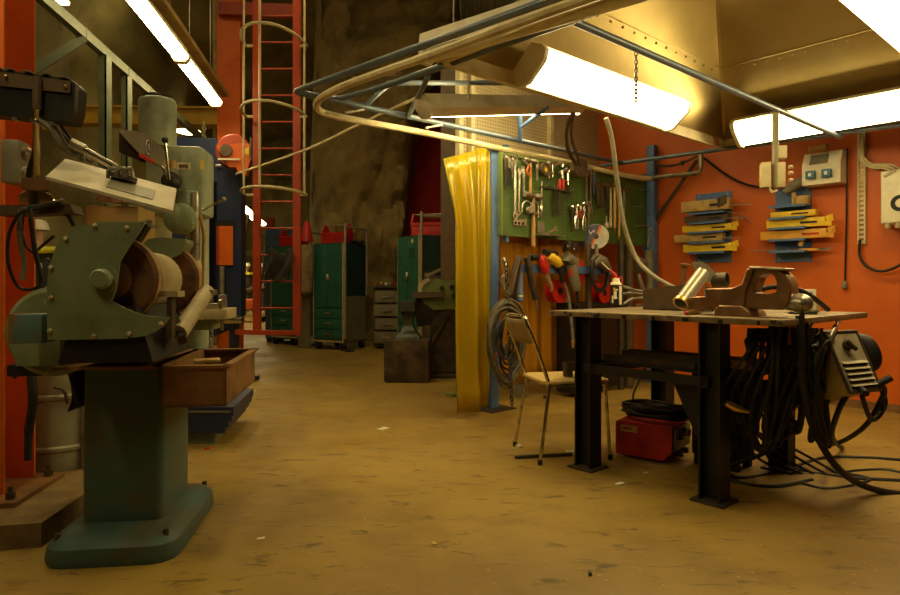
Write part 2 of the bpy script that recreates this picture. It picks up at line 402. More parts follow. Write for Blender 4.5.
# ---------- fluorescent fittings ----------
def fluor(p0, p1, wd, label, group, dm='lamp', up=Z, hm='white', hh=.07, name='fluorescent_lamp', hook=None):
    p0, p1 = V(p0), V(p1); t = (p1-p0).normalized(); sd = t.cross(up).normalized(); up = sd.cross(t).normalized()
    r = thing(name, label, 'lamp', (p0+p1)/2, 0, group)
    q = lambda x, y, e: (p0 if e == 0 else p1)+sd*x*wd+up*y
    sec = [(-.5, .0), (-.36, hh), (.36, hh), (.5, .0)]
    MB().prism([q(x, y, 0) for x, y in sec], p1-p0).build('housing', hm, r)
    n = 9; arc = [(-.46*math.cos(PI*k/n), -.055*math.sin(PI*k/n)-.004) for k in range(n+1)]
    e = t*.035
    MB().prism([q(x, y, 0)+e for x, y in arc], p1-p0-e*2).build('diffuser', dm, r)
    for s_ in (0, 1):
        o = q(0, 0, s_) + (e*.02 if s_ == 0 else -e*.02)
        MB().prism([q(x, y, s_)+t*(.002 if s_ == 0 else -.034) for x, y in ((-.5, .02), (-.5, -.03), (-.3, -.065), (.3, -.065), (.5, -.03), (.5, .02))], t*.032).build('end_cap', hm, r)
    if hook:
        for f in (.2, .8):
            c = p0.lerp(p1, f)+up*hh; MB().tube([c-up*.01, c+Z*hook], .006, 6).build('hanger', 'steel', r)
    return r
G1 = 'fluorescent lamps around the welding hood'
HSC = 1.196
def HS(a, b, z=0.): return AB(a*HSC, b*HSC, H+(z-H)*HSC)
fluor(HS(2.32, 2.06, 2.15), HS(3.72, 2.06, 2.15), .27, 'bright fluorescent lamp under the left rim of the metal hood', G1, up=(Z*.75+BV*.65), hh=.09)
fluor(HS(4.52, 2.05, 2.155), HS(4.52, .62, 2.155), .27, 'bright fluorescent lamp along the back rim of the hood, above the orange wall', G1, up=(Z*.75+AV*.65), hh=.09)
fluor(HS(2.4, .72, 2.13), HS(3.8, .72, 2.13), .27, 'bright fluorescent lamp in the top right corner, inside the near slope of the hood', G1, up=(Z*.9-BV*.4), hh=.09)
fluor(pp(423, 107, 4.22), pp(578, 106, 5.9), .16, 'fluorescent lamp glowing from below, hung between the hood and the grey panel wall', G1, up=(Z*.42-BV*.9), hook=.26, dm='hall', hm='white')
a_, b_ = pp(424, 54, 3.48), pp(424, 54, 3.48)+V((1.25, -1.0, 0))
fluor(a_, b_, .10, 'long pale lamp casing hung alongside the blue rails in front of the hood', G1, dm='white', hm='white', hh=.1)
G2 = 'fluorescent lamps in a row along the left hall'
d0, d1 = pp(220, 103, 8.05), pp(186, 60, 6.5)
hd = (d1-d0).normalized()
fluor(pp(181, 57, 6.42), pp(216, 102, 8.0), .165, 'farther lit fluorescent lamp over the left hall, beside the orange column', G2, dm='hall', hm='cream', hook=3.6)
fluor(pp(181, 56, 6.36), pp(181, 56, 6.36)+(pp(137, 0, 5.16)-pp(181, 56, 6.36)).normalized()*1.75, .165, 'nearer lit fluorescent lamp over the left hall, cut by the top edge', G2, dm='hall', hm='cream', hook=3.6)
# the same row runs on over the photographer
e0 = pp(184, 56, 6.36); st = (e0-d0); st = V((st.x, st.y, 0)).normalized()
for k, y in enumerate((3.0, .9)):
    c = V((e0.x, e0.y, 0)) + st*(e0.y-y); c.z = 3.4
    fluor(c, c+st*1.5, .2, ['lamp of the left hall row nearest over the grinder', 'lamp of the left hall row behind the photographer'][k], G2, dm='hall', hm='cream', hook=3.6)
struct('trim_10', MB().bar(V((e0.x, e0.y, 3.55))+st*7.5+V((-.0, 0, 0)), V((d0.x, d0.y, 3.55))-st*.2, .15, .05, RV), 'ochre')
# unseen lamps added above the frame to light the hall floor
G3 = 'added lamps above the frame'
for k, (x, y) in enumerate(((-.3, 1.2), (-.95, 5.6))):
    c = V((x, y, 5.2)); fluor(c, c+DV*1.5, .3, ['added unseen ceiling lamp over the foreground floor', 'added unseen ceiling lamp over the middle floor', 'added unseen ceiling lamp in front of the rock wall'][k], G3, dm='hall', hm='cream', hook=2.2)
G4 = 'far hall lamps'
fluor(V((-8.6, 20.6, 3.5)), V((-6.5, 20.4, 3.5)), .5, 'added far lamp hanging over the distant people to light them', G4, up=Z+V((0, -.5, 0)), dm='hall', hm='greyp', hook=3.2)  # second far lamp, added to brighten the distant people
fluor(pp(237, 203, 15), pp(262, 224, 19.5), .3, 'far thin fluorescent lamp seen between the blue press and the ladder', G4, dm='far', hm='greyp', hook=3.2)
for px, py, Y, r_, lab in ((62, 1, 8, .085, 'round high bay lamp at the top edge over the green beam'), (188, 131, 15, .28, 'small round lamp glowing behind the drill motor'), (51, 200, 12, .075, 'small round lamp glowing under the brown bracket at left')):
    c = pp(px, py, Y); o = thing('high_bay_lamp', lab, 'lamp', c, 0, 'round hall lamps')
    MB().lathe([(r_*1.1, 0), (r_*1.05, r_*.3), (r_*.5, r_*.8), (r_*.3, r_*1.5)], c).build('reflector', 'greyp', o)
    MB().lathe([(r_, -.02), (r_*.7, -r_*.18), (r_*.2, -r_*.25)], c).build('diffuser', 'far', o)
    MB().cyl(c+Z*r_*1.4, c+Z*(7.2-c.z), .012, seg=6).build('hanger', 'darksteel', o)
# ---------- hood ----------
hood = thing('extraction_hood', 'galvanised sheet metal fume hood hanging over the welding bench', 'hood', HS(3.3, 1.37, 2.1))
ax, bx0, bx1, zr = (1.88, 4.74), .4, 2.24, 2.1
ax, bx0, bx1, zr = (1.88*HSC, 4.74*HSC), .4*HSC, 2.24*HSC, H+1.02*HSC
rimc = [AB(ax[0], bx1), AB(ax[1], bx1), AB(ax[1], bx0), AB(ax[0], bx0)]
apx = [AB(3.12*HSC, 1.72*HSC), AB(3.5*HSC, 1.72*HSC), AB(3.5*HSC, 1.4*HSC), AB(3.12*HSC, 1.4*HSC)]
mb = MB()
vs = [p+Z*(zr+.10) for p in rimc]+[p+Z*3.45 for p in apx]
mb.add(vs, [(i, (i+1) % 4, 4+(i+1) % 4, 4+i) for i in range(4)])
mb.build('canopy', 'galv', hood, flat=True, solid=.006)
mb = MB(); cn = (rimc[0]+rimc[2])/2
for i in range(4):
    p, q = rimc[i], rimc[(i+1) % 4]; n_ = ((p+q)/2-cn).normalized()*.004
    mb.prism([p+Z*zr, q+Z*zr, q+Z*(zr+.10), p+Z*(zr+.10)], n_)
    inn = -(n_.normalized())*.035
    mb.prism([p+Z*zr, q+Z*zr, q+Z*zr+inn, p+Z*zr+inn], Z*.004)
mb.build('rim', 'cream', hood, flat=True)
def hp(i, u, v):                                     # a point on slope i of the hood
    j = (i+1) % 4
    return vs[i].lerp(vs[j], u).lerp(vs[4+i].lerp(vs[4+j], u), v)
mb = MB()
for i in range(4): mb.bar(hp(i, 0, 0)-Z*.008, hp(i, 0, 1)-Z*.008, .035, .006, (rimc[i]-cn).cross(Z))
mb.build('corner_seam', 'galv', hood)
mb = MB()
for i in range(4):
    mb.tube([hp(i, 0, .42)-Z*.006, hp(i, 1, .42)-Z*.006], .004, 5)
    for k in range(1, 16): mb.ball(hp(i, k/16, .40)-Z*.008, .009, 6)
mb.build('riveted_seam', 'galv', hood)
MB().lathe([(.22, 0), (.22, 4.2)], AB(3.31*HSC, 1.56*HSC, 3.43), seg=28).build('duct', 'galv', hood)
mk = ray(713, 143, AB(4.74, 2.24)-BV*.001, BV)
mb = MB(); mb.text('TK', .10, HS(4.60, 2.234, 2.143), AV, Z); mb.text('2008', .10, HS(4.734, 2.07, 2.143), -BV, Z); mb.build('handwritten_mark', 'redink', hood, flat=True)
mb = MB()
for a, b in ((1.95, 2.2), (4.68, 2.2), (4.68, .5), (1.95, .5)): MB().tube([HS(a, b, 2.19), HS(a, b, 2.19)+Z*4.6], .006, 6).build('hanger', 'steel', hood)
# ---------- tube frame and curtain rail ----------
fr = thing('curtain_frame', 'blue and grey bent tube frame carrying the welding curtains around the booth', 'frame', AB(3.9, 3.75, 0))
K1 = pp(294.5, 91.5, 4.10); K2 = ray_b(622, 163, 3.75); K3 = ray_a(900, 126, 5.63); K3 = K3+(K3-ray_a(735, 149, 5.63)).normalized()*2.2
zc = 2.335
K4 = K1+(pp(550, 0, 2.786)-K1)*1.65
def rnd(a, b, c, r): return [b+(a-b).normalized()*r, b+(a-b).normalized()*r*.35+(c-b).normalized()*r*.05, b+(c-b).normalized()*r*.35+(a-b).normalized()*r*.05, b+(c-b).normalized()*r]
MB().tube([K2]+spl(rnd(K2, K1, K4, .07), 3)+[K4], .021, 10).build('front_tube', 'pipeblue', fr)
MB().tube([K2-(K3-K2).normalized()*.25, K2, K3], .02, 10).build('back_tube', 'pipeblue', fr)
t4a, t4b = ray_b(345, 101, 3.75), pp(560, 24, 3.03)
MB().tube(spl([ray_b(333, 99, 3.75), t4a+V((.06, -.09, .01)), t4a.lerp(t4b, .5), t4b+(t4b-t4a)*1.3], 5), .02, 10).build('inner_tube', 'pipeblue', fr)
rail = [pp(560, 8, 2.72)+V((1.2, -1.1, 0))]+[ray_z(*q, 2.25) for q in ((560, 8), (440, 52), (352, 83), (326, 95), (317, 103), (320, 111), (335, 116), (360, 121), (430, 134), (502, 149), (575, 164))]+[ray_b(628, 176, 3.66), ray_b(650, 178.5, 3.6)]
MB().tube(spl(rail, 5), .024, 8).build('curtain_rail', 'cream', fr)
MB().tube([pp(408, 117, 4.72), pp(428, 77, 3.85)], .018, 8).build('strut', 'pipeblue', fr)
MB().tube(spl([ray_b(366, 106, 3.75), pp(378, 94, 4.5), pp(390, 85, 4.6), pp(402, 83, 4.62), pp(560, 83, 4.6)], 5), .018, 8).build('cross_tube', 'pipeblue', fr)
MB().tube([pp(520, 96, 5.2), ray_b(520, 142, 3.75)], .018, 8).build('hanger_post', 'blue', fr)
MB().tube([pp(548, 107, 5.15), pp(521, 127, 5.35)], .015, 8).build('strut', 'blue', fr)
MB().tube([pp(573, 21, 3.03), pp(840, 137, 5.0)], .02, 10).build('slanting_tube', 'pipeblue', fr)
mb = MB()
for px, py in ((352, 88), (378, 84)): p = ray_z(px, py-6, 2.25); mb.tube([p+Z*.02, p+V((.1, .03, .03))], .012, 6)
for px, py in ((350, 113), (431, 128)): p = ray_z(px, py, 2.25); mb.tube([p-V((.04, 0, 0)), p+V((.08, .1, .05))], .01, 6)
mb.build('bracket', 'steel', fr)
MB(FA).bx((3.825, 3.83, .012), (3.915, 3.91, 2.26), .004).build('post', 'blue', fr)
MB(FA).bx((3.72, 3.72, 0), (4.02, 4.02, .012)).build('foot_plate', 'darksteel', fr)
MB(FA).bx((6.19, 3.7, 0), (6.27, 3.79, 2.6), .004).build('post', 'blue', fr)
p = ray_b(700, 150, 3.1)
mb = MB(); mb.tube([K2+V((.02, 0, 0)), ray_a(622, 250, 6.2)+Z*.0], .004, 5); mb.build('tie_wire', 'steel', fr)
one('suspension_wire', MB().tube(spl([pp(236, 174, 7.1), pp(305, 150, 6.6), pp(360, 124, 6.0), pp(418, 97, 4.62)], 5), .012, 6), 'cream', 'pale slack wire slanting from the ladder cage to the tube frame', 'cable')
one('ventilation_duct', MB().tube([pp(470, -2, 9.5)+(pp(550, -4, 9.2)-pp(470, -2, 9.5))*k/60 for k in range(61)], [.62+.035*(k % 2) for k in range(61)], 28), 'sidegrey', 'ribbed grey ventilation duct at the top edge behind the rails', 'duct')
for k, (px, py, sag) in enumerate(((640, 78, 0),)):
    p = pp(636, 52, 3.28)
    one('hanging_chain', chain(MB(), p, p-Z*.26, .004), 'steel', 'short chain hanging inside the hood from the slanting tube', 'chain')
# yellow and amber strip curtains
def curtain(name, a0, a1, z0, z1, folds, amp, m, label, b=3.75, gather=0, flare=0.):
    def fn(u, v):
        a = a0+(a1-a0)*u; g = gather*(v**3)
        a = a*(1-g)+((a0+a1)/2)*g
        off = amp*math.sin(u*folds*2*PI+.7*math.sin(3*v))*(.6+.4*math.cos(v*2))
        off += .012*fbm((u*6, v*3, a0))
        fl = max(0., (v-.72)/.28)*(1-u)*flare; a -= .16*fl
        return AB(a+.03*math.sin(v*4+u*9)*gather, b+off, z0+(z1-z0)*v-.14*fl)
    return one(name, MB().grid(fn, 70, 14), m, label, 'curtain', 'welding curtain strips', solid=.003)
a0 = ray_b(457, 300, 3.75).dot(AV); a1 = ray_b(482, 300, 3.75).dot(AV); a2 = ray_b(496, 300, 3.75).dot(AV)
curtain('strip_curtain', a0, a1, .04, 2.2, 1.15, .06, 'ycurt', 'translucent yellow welding curtain with an outward flared top, left of the blue post', 3.74, .10, 1.)
curtain('strip_curtain', a1-.04, a2, .05, 2.22, 1.3, .035, 'ycurt', 'narrow translucent yellow welding curtain hanging against the blue post', 3.80, .05)
pa = [ray_b(x, 300, 3.98).dot(AV) for x in (500, 520, 541, 563, 586)]
for i in range(4):
    curtain('strip_curtain', pa[i], pa[i+1]+.05, .16, 2.15, 2.5, .022, 'ocurt', ['amber translucent curtain strip behind the hung cable coil', 'amber translucent curtain strip behind the air tool', 'amber translucent curtain strip behind the drills', 'amber translucent curtain strip behind the red reels'][i], 3.97+.03*(i % 2))
# ---------- welding bench ----------
LG = [(3.054, 1.493), (3.054, 2.256), (3.883, 2.256), (3.883, 1.493)]
bench = thing('welding_bench', 'heavy steel welding bench with thick plate top on four black beam legs', 'bench', AB(3.5, 1.85), PHI)
MB(FA).bx((2.99, 1.137, .888), (4.17, 2.5, .918), .003).build('bench_top', 'bench', bench)
for k in range(7): MB(FA).box((2.987, 1.25+.18*k, .90), (.006, .012+.01*(k % 3), .02)).build('edge_notch', 'black', bench)
for a, b in LG:
    w_, t_ = .055, .009
    sec = [(-w_, -w_), (w_, -w_), (w_, -w_+t_), (.005, -w_+t_), (.005, w_-t_), (w_, w_-t_), (w_, w_), (-w_, w_), (-w_, w_-t_), (-.005, w_-t_), (-.005, -w_+t_), (-w_, -w_+t_)]
    l = MB().prism([AB(a+x, b+y, .012) for x, y in sec], Z*.876).build('leg', 'beam', bench)
    MB(FA).bx((a-.085, b-.085, 0), (a+.085, b+.085, .012)).build('foot_plate', 'darksteel', l)
MB(FA).bx((3.11, 1.55, .618), (3.83, 2.2, .634)).build('shelf', 'beam', bench)
mb = MB(FA)
for b in (1.55, 2.2): mb.bx((3.0, b-.045, .565), (3.94, b, .618))
for a in (3.0, 3.9): mb.bx((a, 1.5, .57), (a+.04, 2.25, .615))
mb.prism([(3.06, 1.56, .57), (3.06, 1.56, .24), (3.06, 1.72, .57)], (.012, 0, 0))
mb.build('shelf_frame', 'beam', bench)
for k, (a, b0_, b1_, z, hh, wd, lab) in enumerate(((3.14, 1.64, 2.2, .634, .03, .05, 'dark flat steel bar lying along the front of the bench shelf'), (3.24, 1.6, 2.15, .634, .055, .09, 'thick dark steel channel lying on the bench shelf behind the front bar'), (3.42, 1.5, 2.12, .634, .04, .12, 'wide dark steel plate at the back of the bench shelf'))):
    mb = MB(FA); mb.bx((a, b0_, z), (a+wd, b1_, z+.008)); mb.bx((a, b0_, z+.008), (a+.01, b1_, z+hh)); mb.bx((a+wd-.01, b0_, z+.008), (a+wd, b1_, z+hh))
    one('steel_bar', mb, 'darksteel', lab, 'steel bar', 'steel stock on the bench shelf')
o = thing('steel_tray', 'shallow brown steel tray with a loop handle on the right of the bench shelf', 'tray', AB(3.25, 1.37, .634))
MB(FA).bx((3.12, 1.34, .66), (3.3, 1.54, .70), .004).build('tray', 'rusty', o)
MB(FA).bx((3.13, 1.36, .60), (3.29, 1.58, .66), .004).build('bracket', 'beam', o)
mb = MB(); p = ray(748, 349.5, AB(3.2, 1.3), AV); mb.tube(spl([p+Z*-.0, p+BV*.01+Z*.05, p-BV*.05+Z*.055, p-BV*.075-Z*.0], 4), .007, 6); mb.build('handle', 'black', o)
one('welding_tip', MB().tube([pp(726, 403, 3.05), pp(736, 408, 3.04), pp(749, 412, 3.03)], [.016, .02, .008], 8), 'brass', 'brass coloured torch tip sticking out beside the near bench leg', 'torch')
# bench vise
vise = thing('bench_vise', 'big brown iron bench vise with arched jaw on the near corner of the bench', 'vise', AB(3.23, 1.5, .918))
PA = AV*3.17
def vt(mb, pts, off=0, th=.12): return mb.trace(pts, AV*(3.17+off), AV, th)
vt(MB(), [(713, 315.5), (714, 309), (719, 305), (741, 306), (749, 312), (752, 318)], -.02, .19).build('base', 'oxide', vise)
vt(MB(), [(688, 311), (688, 297), (710, 296), (712, 311)], .03, .07).build('slide', 'oxide', vise)
vt(MB(), [(711, 307), (705, 297.5), (705, 288.5), (731, 288), (741, 284), (746, 270), (748, 268), (753, 268), (752, 274), (745, 292), (745, 306), (741, 308)], 0, .12).build('fixed_jaw', 'oxide', vise)
ou = [(746, 309), (742, 300), (743, 288), (750, 274), (748, 268.5), (770, 268), (780, 270.5), (787, 276), (791, 285), (791, 295), (788, 304), (782, 310)]
inn = [(762, 293.6), (755, 293.4), (753, 291), (756, 283), (758, 277), (764, 274), (770, 273.6), (774, 276), (776, 282), (776, 288), (775, 292), (770, 293.6)]
mb = MB(); n_ = AV
mb.ring([ray(x, y, AV*3.185, n_) for x, y in ou], [ray(x, y, AV*3.185, n_) for x, y in inn], AV*.10); mb.build('moving_jaw', 'oxide', vise)
mb = MB(); vt(mb, [(748, 268.5), (749, 266), (786, 268), (786, 271)], 0, .12); mb.build('jaw_plate', 'steel', vise)
mb = MB()
c0 = ray(786, 303, AV*3.23, AV); mb.lathe([(.03, -.02), (.038, .03), (.045, .05), (.045, .085), (.03, .11), (.012, .118)], c0, -BV)
mb.build('screw_head', 'steel', vise)
c1 = c0-BV*.065
MB().tube([c1+Z*.035, c1-Z*.02-BV*.006, c1-Z*.46-BV*.02], [.013, .012, .012], 8).build('handle_bar', 'darksteel', vise)
for k_ in kids(vise):
    bv_ = k_.modifiers.new('soft_edge', 'BEVEL'); bv_.width = .007; bv_.segments = 2; bv_.limit_method = 'ANGLE'
# things lying on the bench
o = thing('angle_steel_box', 'dark brown steel channel piece lying at the back of the bench behind the vise', 'steel piece', ray_z(665, 306, .918))
mb = MB(); q = [ray(x, y, AB(3.55, 2.1), AV) for x, y in ((643, 310), (643, 290), (668, 286), (690, 284.5), (692, 310.5))]
mb.prism(q, AV*.012); mb.prism([q[0], q[4], q[4]+AV*.14, q[0]+AV*.14], Z*.01); mb.build('channel', 'leather', o)
def rb(px, py, b_): return ray(px, py, BV*b_, BV)
o = thing('silver_tube', 'shiny silver sheet tube leaning against the vise on the bench', 'tube', ray_z(680, 309, .918))
p0, p1 = pp(681, 303, 3.42), pp(703, 273, 3.52)
t_ = (p1-p0).normalized()
MB().lathe([(.035, 0), (.039, 0), (.039, (p1-p0).length), (.035, (p1-p0).length), (.035, 0)], p0, t_, 20, cap=False).build('tube', 'satin', o)
MB().lathe([(.036, -.006), (.046, -.006), (.046, .012), (.036, .012)], p0, t_, 20, cap=False).build('lip', 'brass', o)
o = thing('grinder_guard', 'curved steel grinder guard with a ring collar lying on the bench beside the silver tube', 'guard', ray_z(715, 309, .918))
gc = pp(706, 283, 3.62)
def gfn(u, v):
    th = math.radians(150-140*u); r = .10*(1-.25*u)
    return gc+V((math.cos(th)*r, .04+.09*v-.02*u, math.sin(th)*r))
MB().trace([(698, 262), (702, 261.5), (708, 265), (713, 270), (717, 276), (719, 281), (716, 284), (710, 281), (705, 277), (701, 271)], (0, 3.6, 0), (0, 1, 0), .09).build('guard_shell', 'satin', o)
g2 = pp(722, 280, 3.60)
MB().lathe([(.036, -.05), (.043, -.05), (.043, .03), (.036, .03), (.036, -.05)], g2, V((.75, -.66, .05)), 20, cap=False).build('ring_collar', 'darksteel', o)
MB().tube([pp(712, 282, 3.62), g2+V((-.03, .02, 0))], .016, 8).build('clamp', 'steel', o)
MB().tube([pp(706, 286, 3.66), pp(706, 309, 3.66)], .014, 8).build('stub', 'steel', o)
o = thing('file_handle', 'brown pin with a flat round head standing behind the silver tube', 'tool', ray_z(684, 306, .93))
MB().lathe([(.018, 0), (.017, .1), (.016, .155), (.034, .16), (.036, .172), (.02, .178)], pp(682, 290, 4.2), V((.12, 0, 1))).build('pin', 'oxide', o)
MB().tube([pp(682, 307, 4.2), pp(682, 290, 4.2)], .017, 8).build('stem', 'oxide', o)
mb = MB(); c = ray_z(672, 308, .918)
c = ray_z(671, 308, .918)
mb.grid(lambda u, v: c+V((.16*(u-.5), .12*(v-.5), .01+.15*max(0, math.sin(PI*u)*math.sin(PI*v))**.6*(.8+.35*fbm((u*3, v*3, 2))))), 18, 18)
one('crumpled_rag', mb, 'white', 'crumpled white rag behind the dark channel on the bench', 'rag', solid=.004)
o = thing('screwdriver', 'short yellow handled screwdriver with red cap lying at the bench edge by the vise', 'screwdriver', ray_z(694, 311, .925))
p0, p1 = ray_z(686, 312.8, .93), ray_z(700, 312, .93)
MB().tube([p0, p0.lerp(p1, .5), p1], [.012, .014, .011], 10).build('handle', 'brass', o)
MB().ball(p0, .012, 8).build('cap', 'red', o)
MB().tube([p1, p1+(p1-p0)*.95], .005, 6).build('blade', 'darksteel', o)
o = thing('spray_can', 'black and white spray can with red straw nozzle on the left end of the bench', 'spray can', ray_z(616, 305.5, .918))
c = ray_z(616, 305.5, .918); rc = .042; hc = .155
M['can'] = mat('can_black_print', (.02, .018, .014), .35)
MB().lathe([(rc*.96, 0), (rc, .006), (rc, hc)], c, seg=24).build('can', 'can', o)
mb = MB(); mb.lathe([(rc*1.02, hc), (rc*1.0, hc+.012), (rc*.7, hc+.022), (rc*.6, hc+.05), (rc*.45, hc+.052)], c, seg=24); mb.build('cap', 'white', o)
mb = MB()
def patch(a0_, a1_, z0_, z1_): mb.grid(lambda u, v: c+V((math.cos(math.radians(a0_+(a1_-a0_)*u))*(rc+.0012), math.sin(math.radians(a0_+(a1_-a0_)*u))*(rc+.0012), z0_+(z1_-z0_)*v)), 6, 2)
patch(-72, -22, .008, .148); patch(-128, -98, .05, .11); patch(-150, -130, .02, .075); patch(-112, -92, .055, .065); patch(-112, -85, .115, .125)
mb.build('label_print', 'white', o)
mb = MB(); patch(-135, -112, .115, .135); mb.build('orange_mark', 'orangecard', o)
mb = MB(); patch(-30, -12, .01, .05); mb.tube([c+Z*(hc+.05), c+Z*(hc+.075)+V((-.01, 0, 0))], .014, 8); mb.tube([c+Z*(hc+.07), c+Z*(hc+.115)+V((-.05, 0, 0))], [.012, .006], 8); mb.tube(spl([c+Z*(hc+.06)+V((.02, 0, 0)), c+V((.045, 0, hc+.05)), c+V((.045, 0, hc+.01))], 4), .006, 6); mb.build('trigger_nozzle', 'red', o)
MB().tube([c+Z*(hc+.11)+V((-.045, 0, 0)), c+Z*(hc+.17)+V((-.11, 0, 0))], .004, 6).build('straw', 'cream', o)
mb = MB()
for pts in (((622, 286, 4.15), (640, 291, 4.2), (660, 291, 4.25)), ((624, 304, 3.95), (632, 299, 4.0), (645, 298, 4.05), (660, 299, 4.1)), ((622, 294, 4.2), (632, 293, 4.22), (645, 295, 4.25))): pxtube(mb, pts, .008)
one('torch_leads', mb, 'greycable', 'grey torch leads curling over the bench beside the spray can', 'cable')
o = thing('small_carton', 'small white carton with a blue print lying behind the vise arch', 'carton', ray_z(800, 312, .918))
cc = ray_z(800, 312, .918); R_ = Matrix.Rotation(PHI-.5, 3, 'Z')
MB().box(cc+V((0, 0, .066)), (.15, .08, .13), rot=R_, bev=.003).build('carton', 'white', o)
MB().box(cc+R_ @ V((.01, -.0412, .09)), (.07, .002, .05), rot=R_).build('print', 'discblue', o)
MB().box(cc+R_ @ V((.10, .01, .026)), (.05, .05, .05), rot=R_, bev=.003).build('tan_box_end', 'tan', o)
one('black_rag', MB().grid(lambda u, v: ray_z(804, 313, .925)+V((.12*(u-.5), .1*(v-.5)-.01*u, -.035*(v < .35)*(1-u*.3)+.012*fbm((u*4, v*4, 1)))), 14, 14), 'cloth', 'black rag hanging over the bench edge beside the vise handle', 'rag', solid=.006)
o = one('thick_hose', pxtube(MB(), ((741, 312, 3.42), (748, 300, 3.4), (758, 291, 3.35), (774, 287, 3.3), (795, 289, 3.3), (812, 297, 3.35), (828, 309.5, 3.45)), .014, 6, 10), 'rubber', 'thick black hose arching from behind the vise arch to the bench top', 'hose')
for k, (x, y, s_) in enumerate(((700, 311, .03), (655, 308, .04), (812, 312.5, .05), (640, 306, .035))):
    c = ray_z(x, y, .918); one('steel_offcut', MB().box(c+Z*.008, (s_*1.6, s_*.6, .014), rz=k*.8, bev=.002), 'steel', ['small steel offcut by the vise base', 'small steel offcut near the dark channel', 'steel offcut at the right end of the bench', 'small steel offcut at the bench middle'][k], 'offcut', 'offcuts on the bench')

# ---------- chair ----------
ch = thing('workshop_chair', 'tubular steel chair with pale plywood seat beside the bench', 'chair', (.71, 4.03, 0))
L1, L2, L3 = V((.537, 3.76, 0)), V((.433, 4.2, 0)), V((.985, 3.88, 0)); L4 = L3+L2-L1
S = [V((.60, 3.80, .47)), V((.505, 4.16, .47)), V((.955, 3.885, .47)), V((.86, 4.25, .47))]
T1, T2 = V((.462, 3.80, .87)), V((.372, 4.16, .87))
for a_, b_, nm in ((L1, S[0], 'leg'), (L2, S[1], 'leg'), (L3, S[2], 'leg'), (L4, S[3], 'leg')):
    l = MB().tube([a_+Z*.01, b_], .0115, 10).build(nm, 'chrome', ch)
    MB().lathe([(.013, 0), (.015, .004), (.015, .03), (.012, .032)], a_, seg=10).build('rubber_foot', 'rubber', l)
MB().tube(spl([S[0], S[0].lerp(T1, .5), T1-Z*.03, T1+(T2-T1)*.12+Z*.01, T2+(T1-T2)*.12+Z*.01, T2-Z*.03, S[1].lerp(T2, .5), S[1]], 6), .0115, 10).build('back_frame', 'chrome', ch)
MB().tube([S[0], S[2], S[3], S[1]], .0115, 10, True).build('seat_frame', 'chrome', ch)
u_ = (S[2]-S[0]).normalized(); v_ = (S[1]-S[0]).normalized()
sc_ = (S[0]+S[3])/2+Z*.022
poly = []
for cx, cy, a0_ in ((.19, .18, 0), (-.19, .18, 90), (-.19, -.18, 180), (.19, -.18, 270)):
    for k in range(6):
        t_ = math.radians(a0_+18*k); poly.append(sc_+u_*(cx*.78+.045*math.cos(t_))+v_*(cy*.78+.045*math.sin(t_)))
poly = [sc_+(p-sc_)*1.12 for p in poly]
MB().prism(poly, -Z*.012).build('seat', 'plywood', ch)
bp0, bp1 = S[0].lerp(T1, .62), S[0].lerp(T1, .98); cp0, cp1 = S[1].lerp(T2, .62), S[1].lerp(T2, .98)
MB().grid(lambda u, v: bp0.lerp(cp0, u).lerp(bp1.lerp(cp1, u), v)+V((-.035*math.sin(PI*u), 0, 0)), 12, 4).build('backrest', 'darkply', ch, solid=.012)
o = thing('steel_mug', 'small dark metal cup standing on the chair seat', 'cup', pp(569, 374, 3.98))
MB().lathe([(.03, 0), (.032, .004), (.034, .09), (.03, .09), (.028, .006)], V((pp(568, 374, 4.0).x, 4.0, .494)), seg=16, cap=False).build('cup', 'darksteel', o)
# ---------- red welding set under the bench ----------
wd = V((.276, -.216, 0)).normalized(); dd = V((-wd.y, wd.x, 0)); wl = V((1.04, 3.955, 0))
ws = thing('red_welder', 'worn red welding power source on the floor under the bench', 'welder', wl+wd*.18+dd*.18)
MB().prism([wl+Z*z_+wd*x_ for x_, z_ in ((0, .02), (.30, .02), (.35, .075), (.35, .228), (.012, .228), (0, .215))], dd*.33).build('case', 'weldred', ws)
fp = wl+wd*.352
mb = MB(); mb.prism([fp+dd*.03+Z*.08, fp+dd*.3+Z*.08, fp+dd*.3+Z*.215, fp+dd*.03+Z*.215], wd*.012); mb.build('front_panel', 'greyp', ws)
for y_, z_ in ((.1, .165), (.17, .175), (.24, .16)): MB().lathe([(.026, 0), (.024, .02), (.008, .022)], fp+dd*y_+Z*z_+wd*.012, wd, 14).build('knob', 'black', ws)
for y_ in (.1, .2): MB().lathe([(.02, -.05), (.018, .03), (.008, .032)], fp+dd*y_+Z*.055-wd*.0, wd, 12).build('socket', 'darksteel', ws)
q = wl-dd*.0015
mb = MB(); mb.prism([q+wd*.035+Z*.165, q+wd*.14+Z*.165, q+wd*.14+Z*.205, q+wd*.035+Z*.205], -dd*.002); mb.build('name_plate', 'tan', ws)
mb = MB(); mb.prism([q-dd*.002+wd*.05+Z*.178, q-dd*.002+wd*.105+Z*.178, q-dd*.002+wd*.105+Z*.195, q-dd*.002+wd*.05+Z*.195], -dd*.001); mb.build('plate_print', 'weldred', ws)
cc = wl+wd*.19+dd*.19+Z*.24
mb = MB()
for k in range(9):
    rx, ry = .19+.012*(k % 3), .11+.01*(k % 4)
    mb.tube([cc+V((.01*math.sin(k*2), .01*math.cos(k), .010+.008*k))+wd*rx*math.cos(t)+dd*ry*math.sin(t)+Z*.006*math.sin(3*t+k) for t in [2*PI*i/28 for i in range(28)]], .0085, 6, True)
mb.tube(spl([cc+wd*-.15+Z*.08, cc+wd*-.14-dd*.02+Z*.14, cc-wd*.11+dd*.1+Z*.3], 5), .006, 6)
one('black_cable_coil', mb, 'rubber', 'coil of black welding cable lying on the red welder', 'cable')
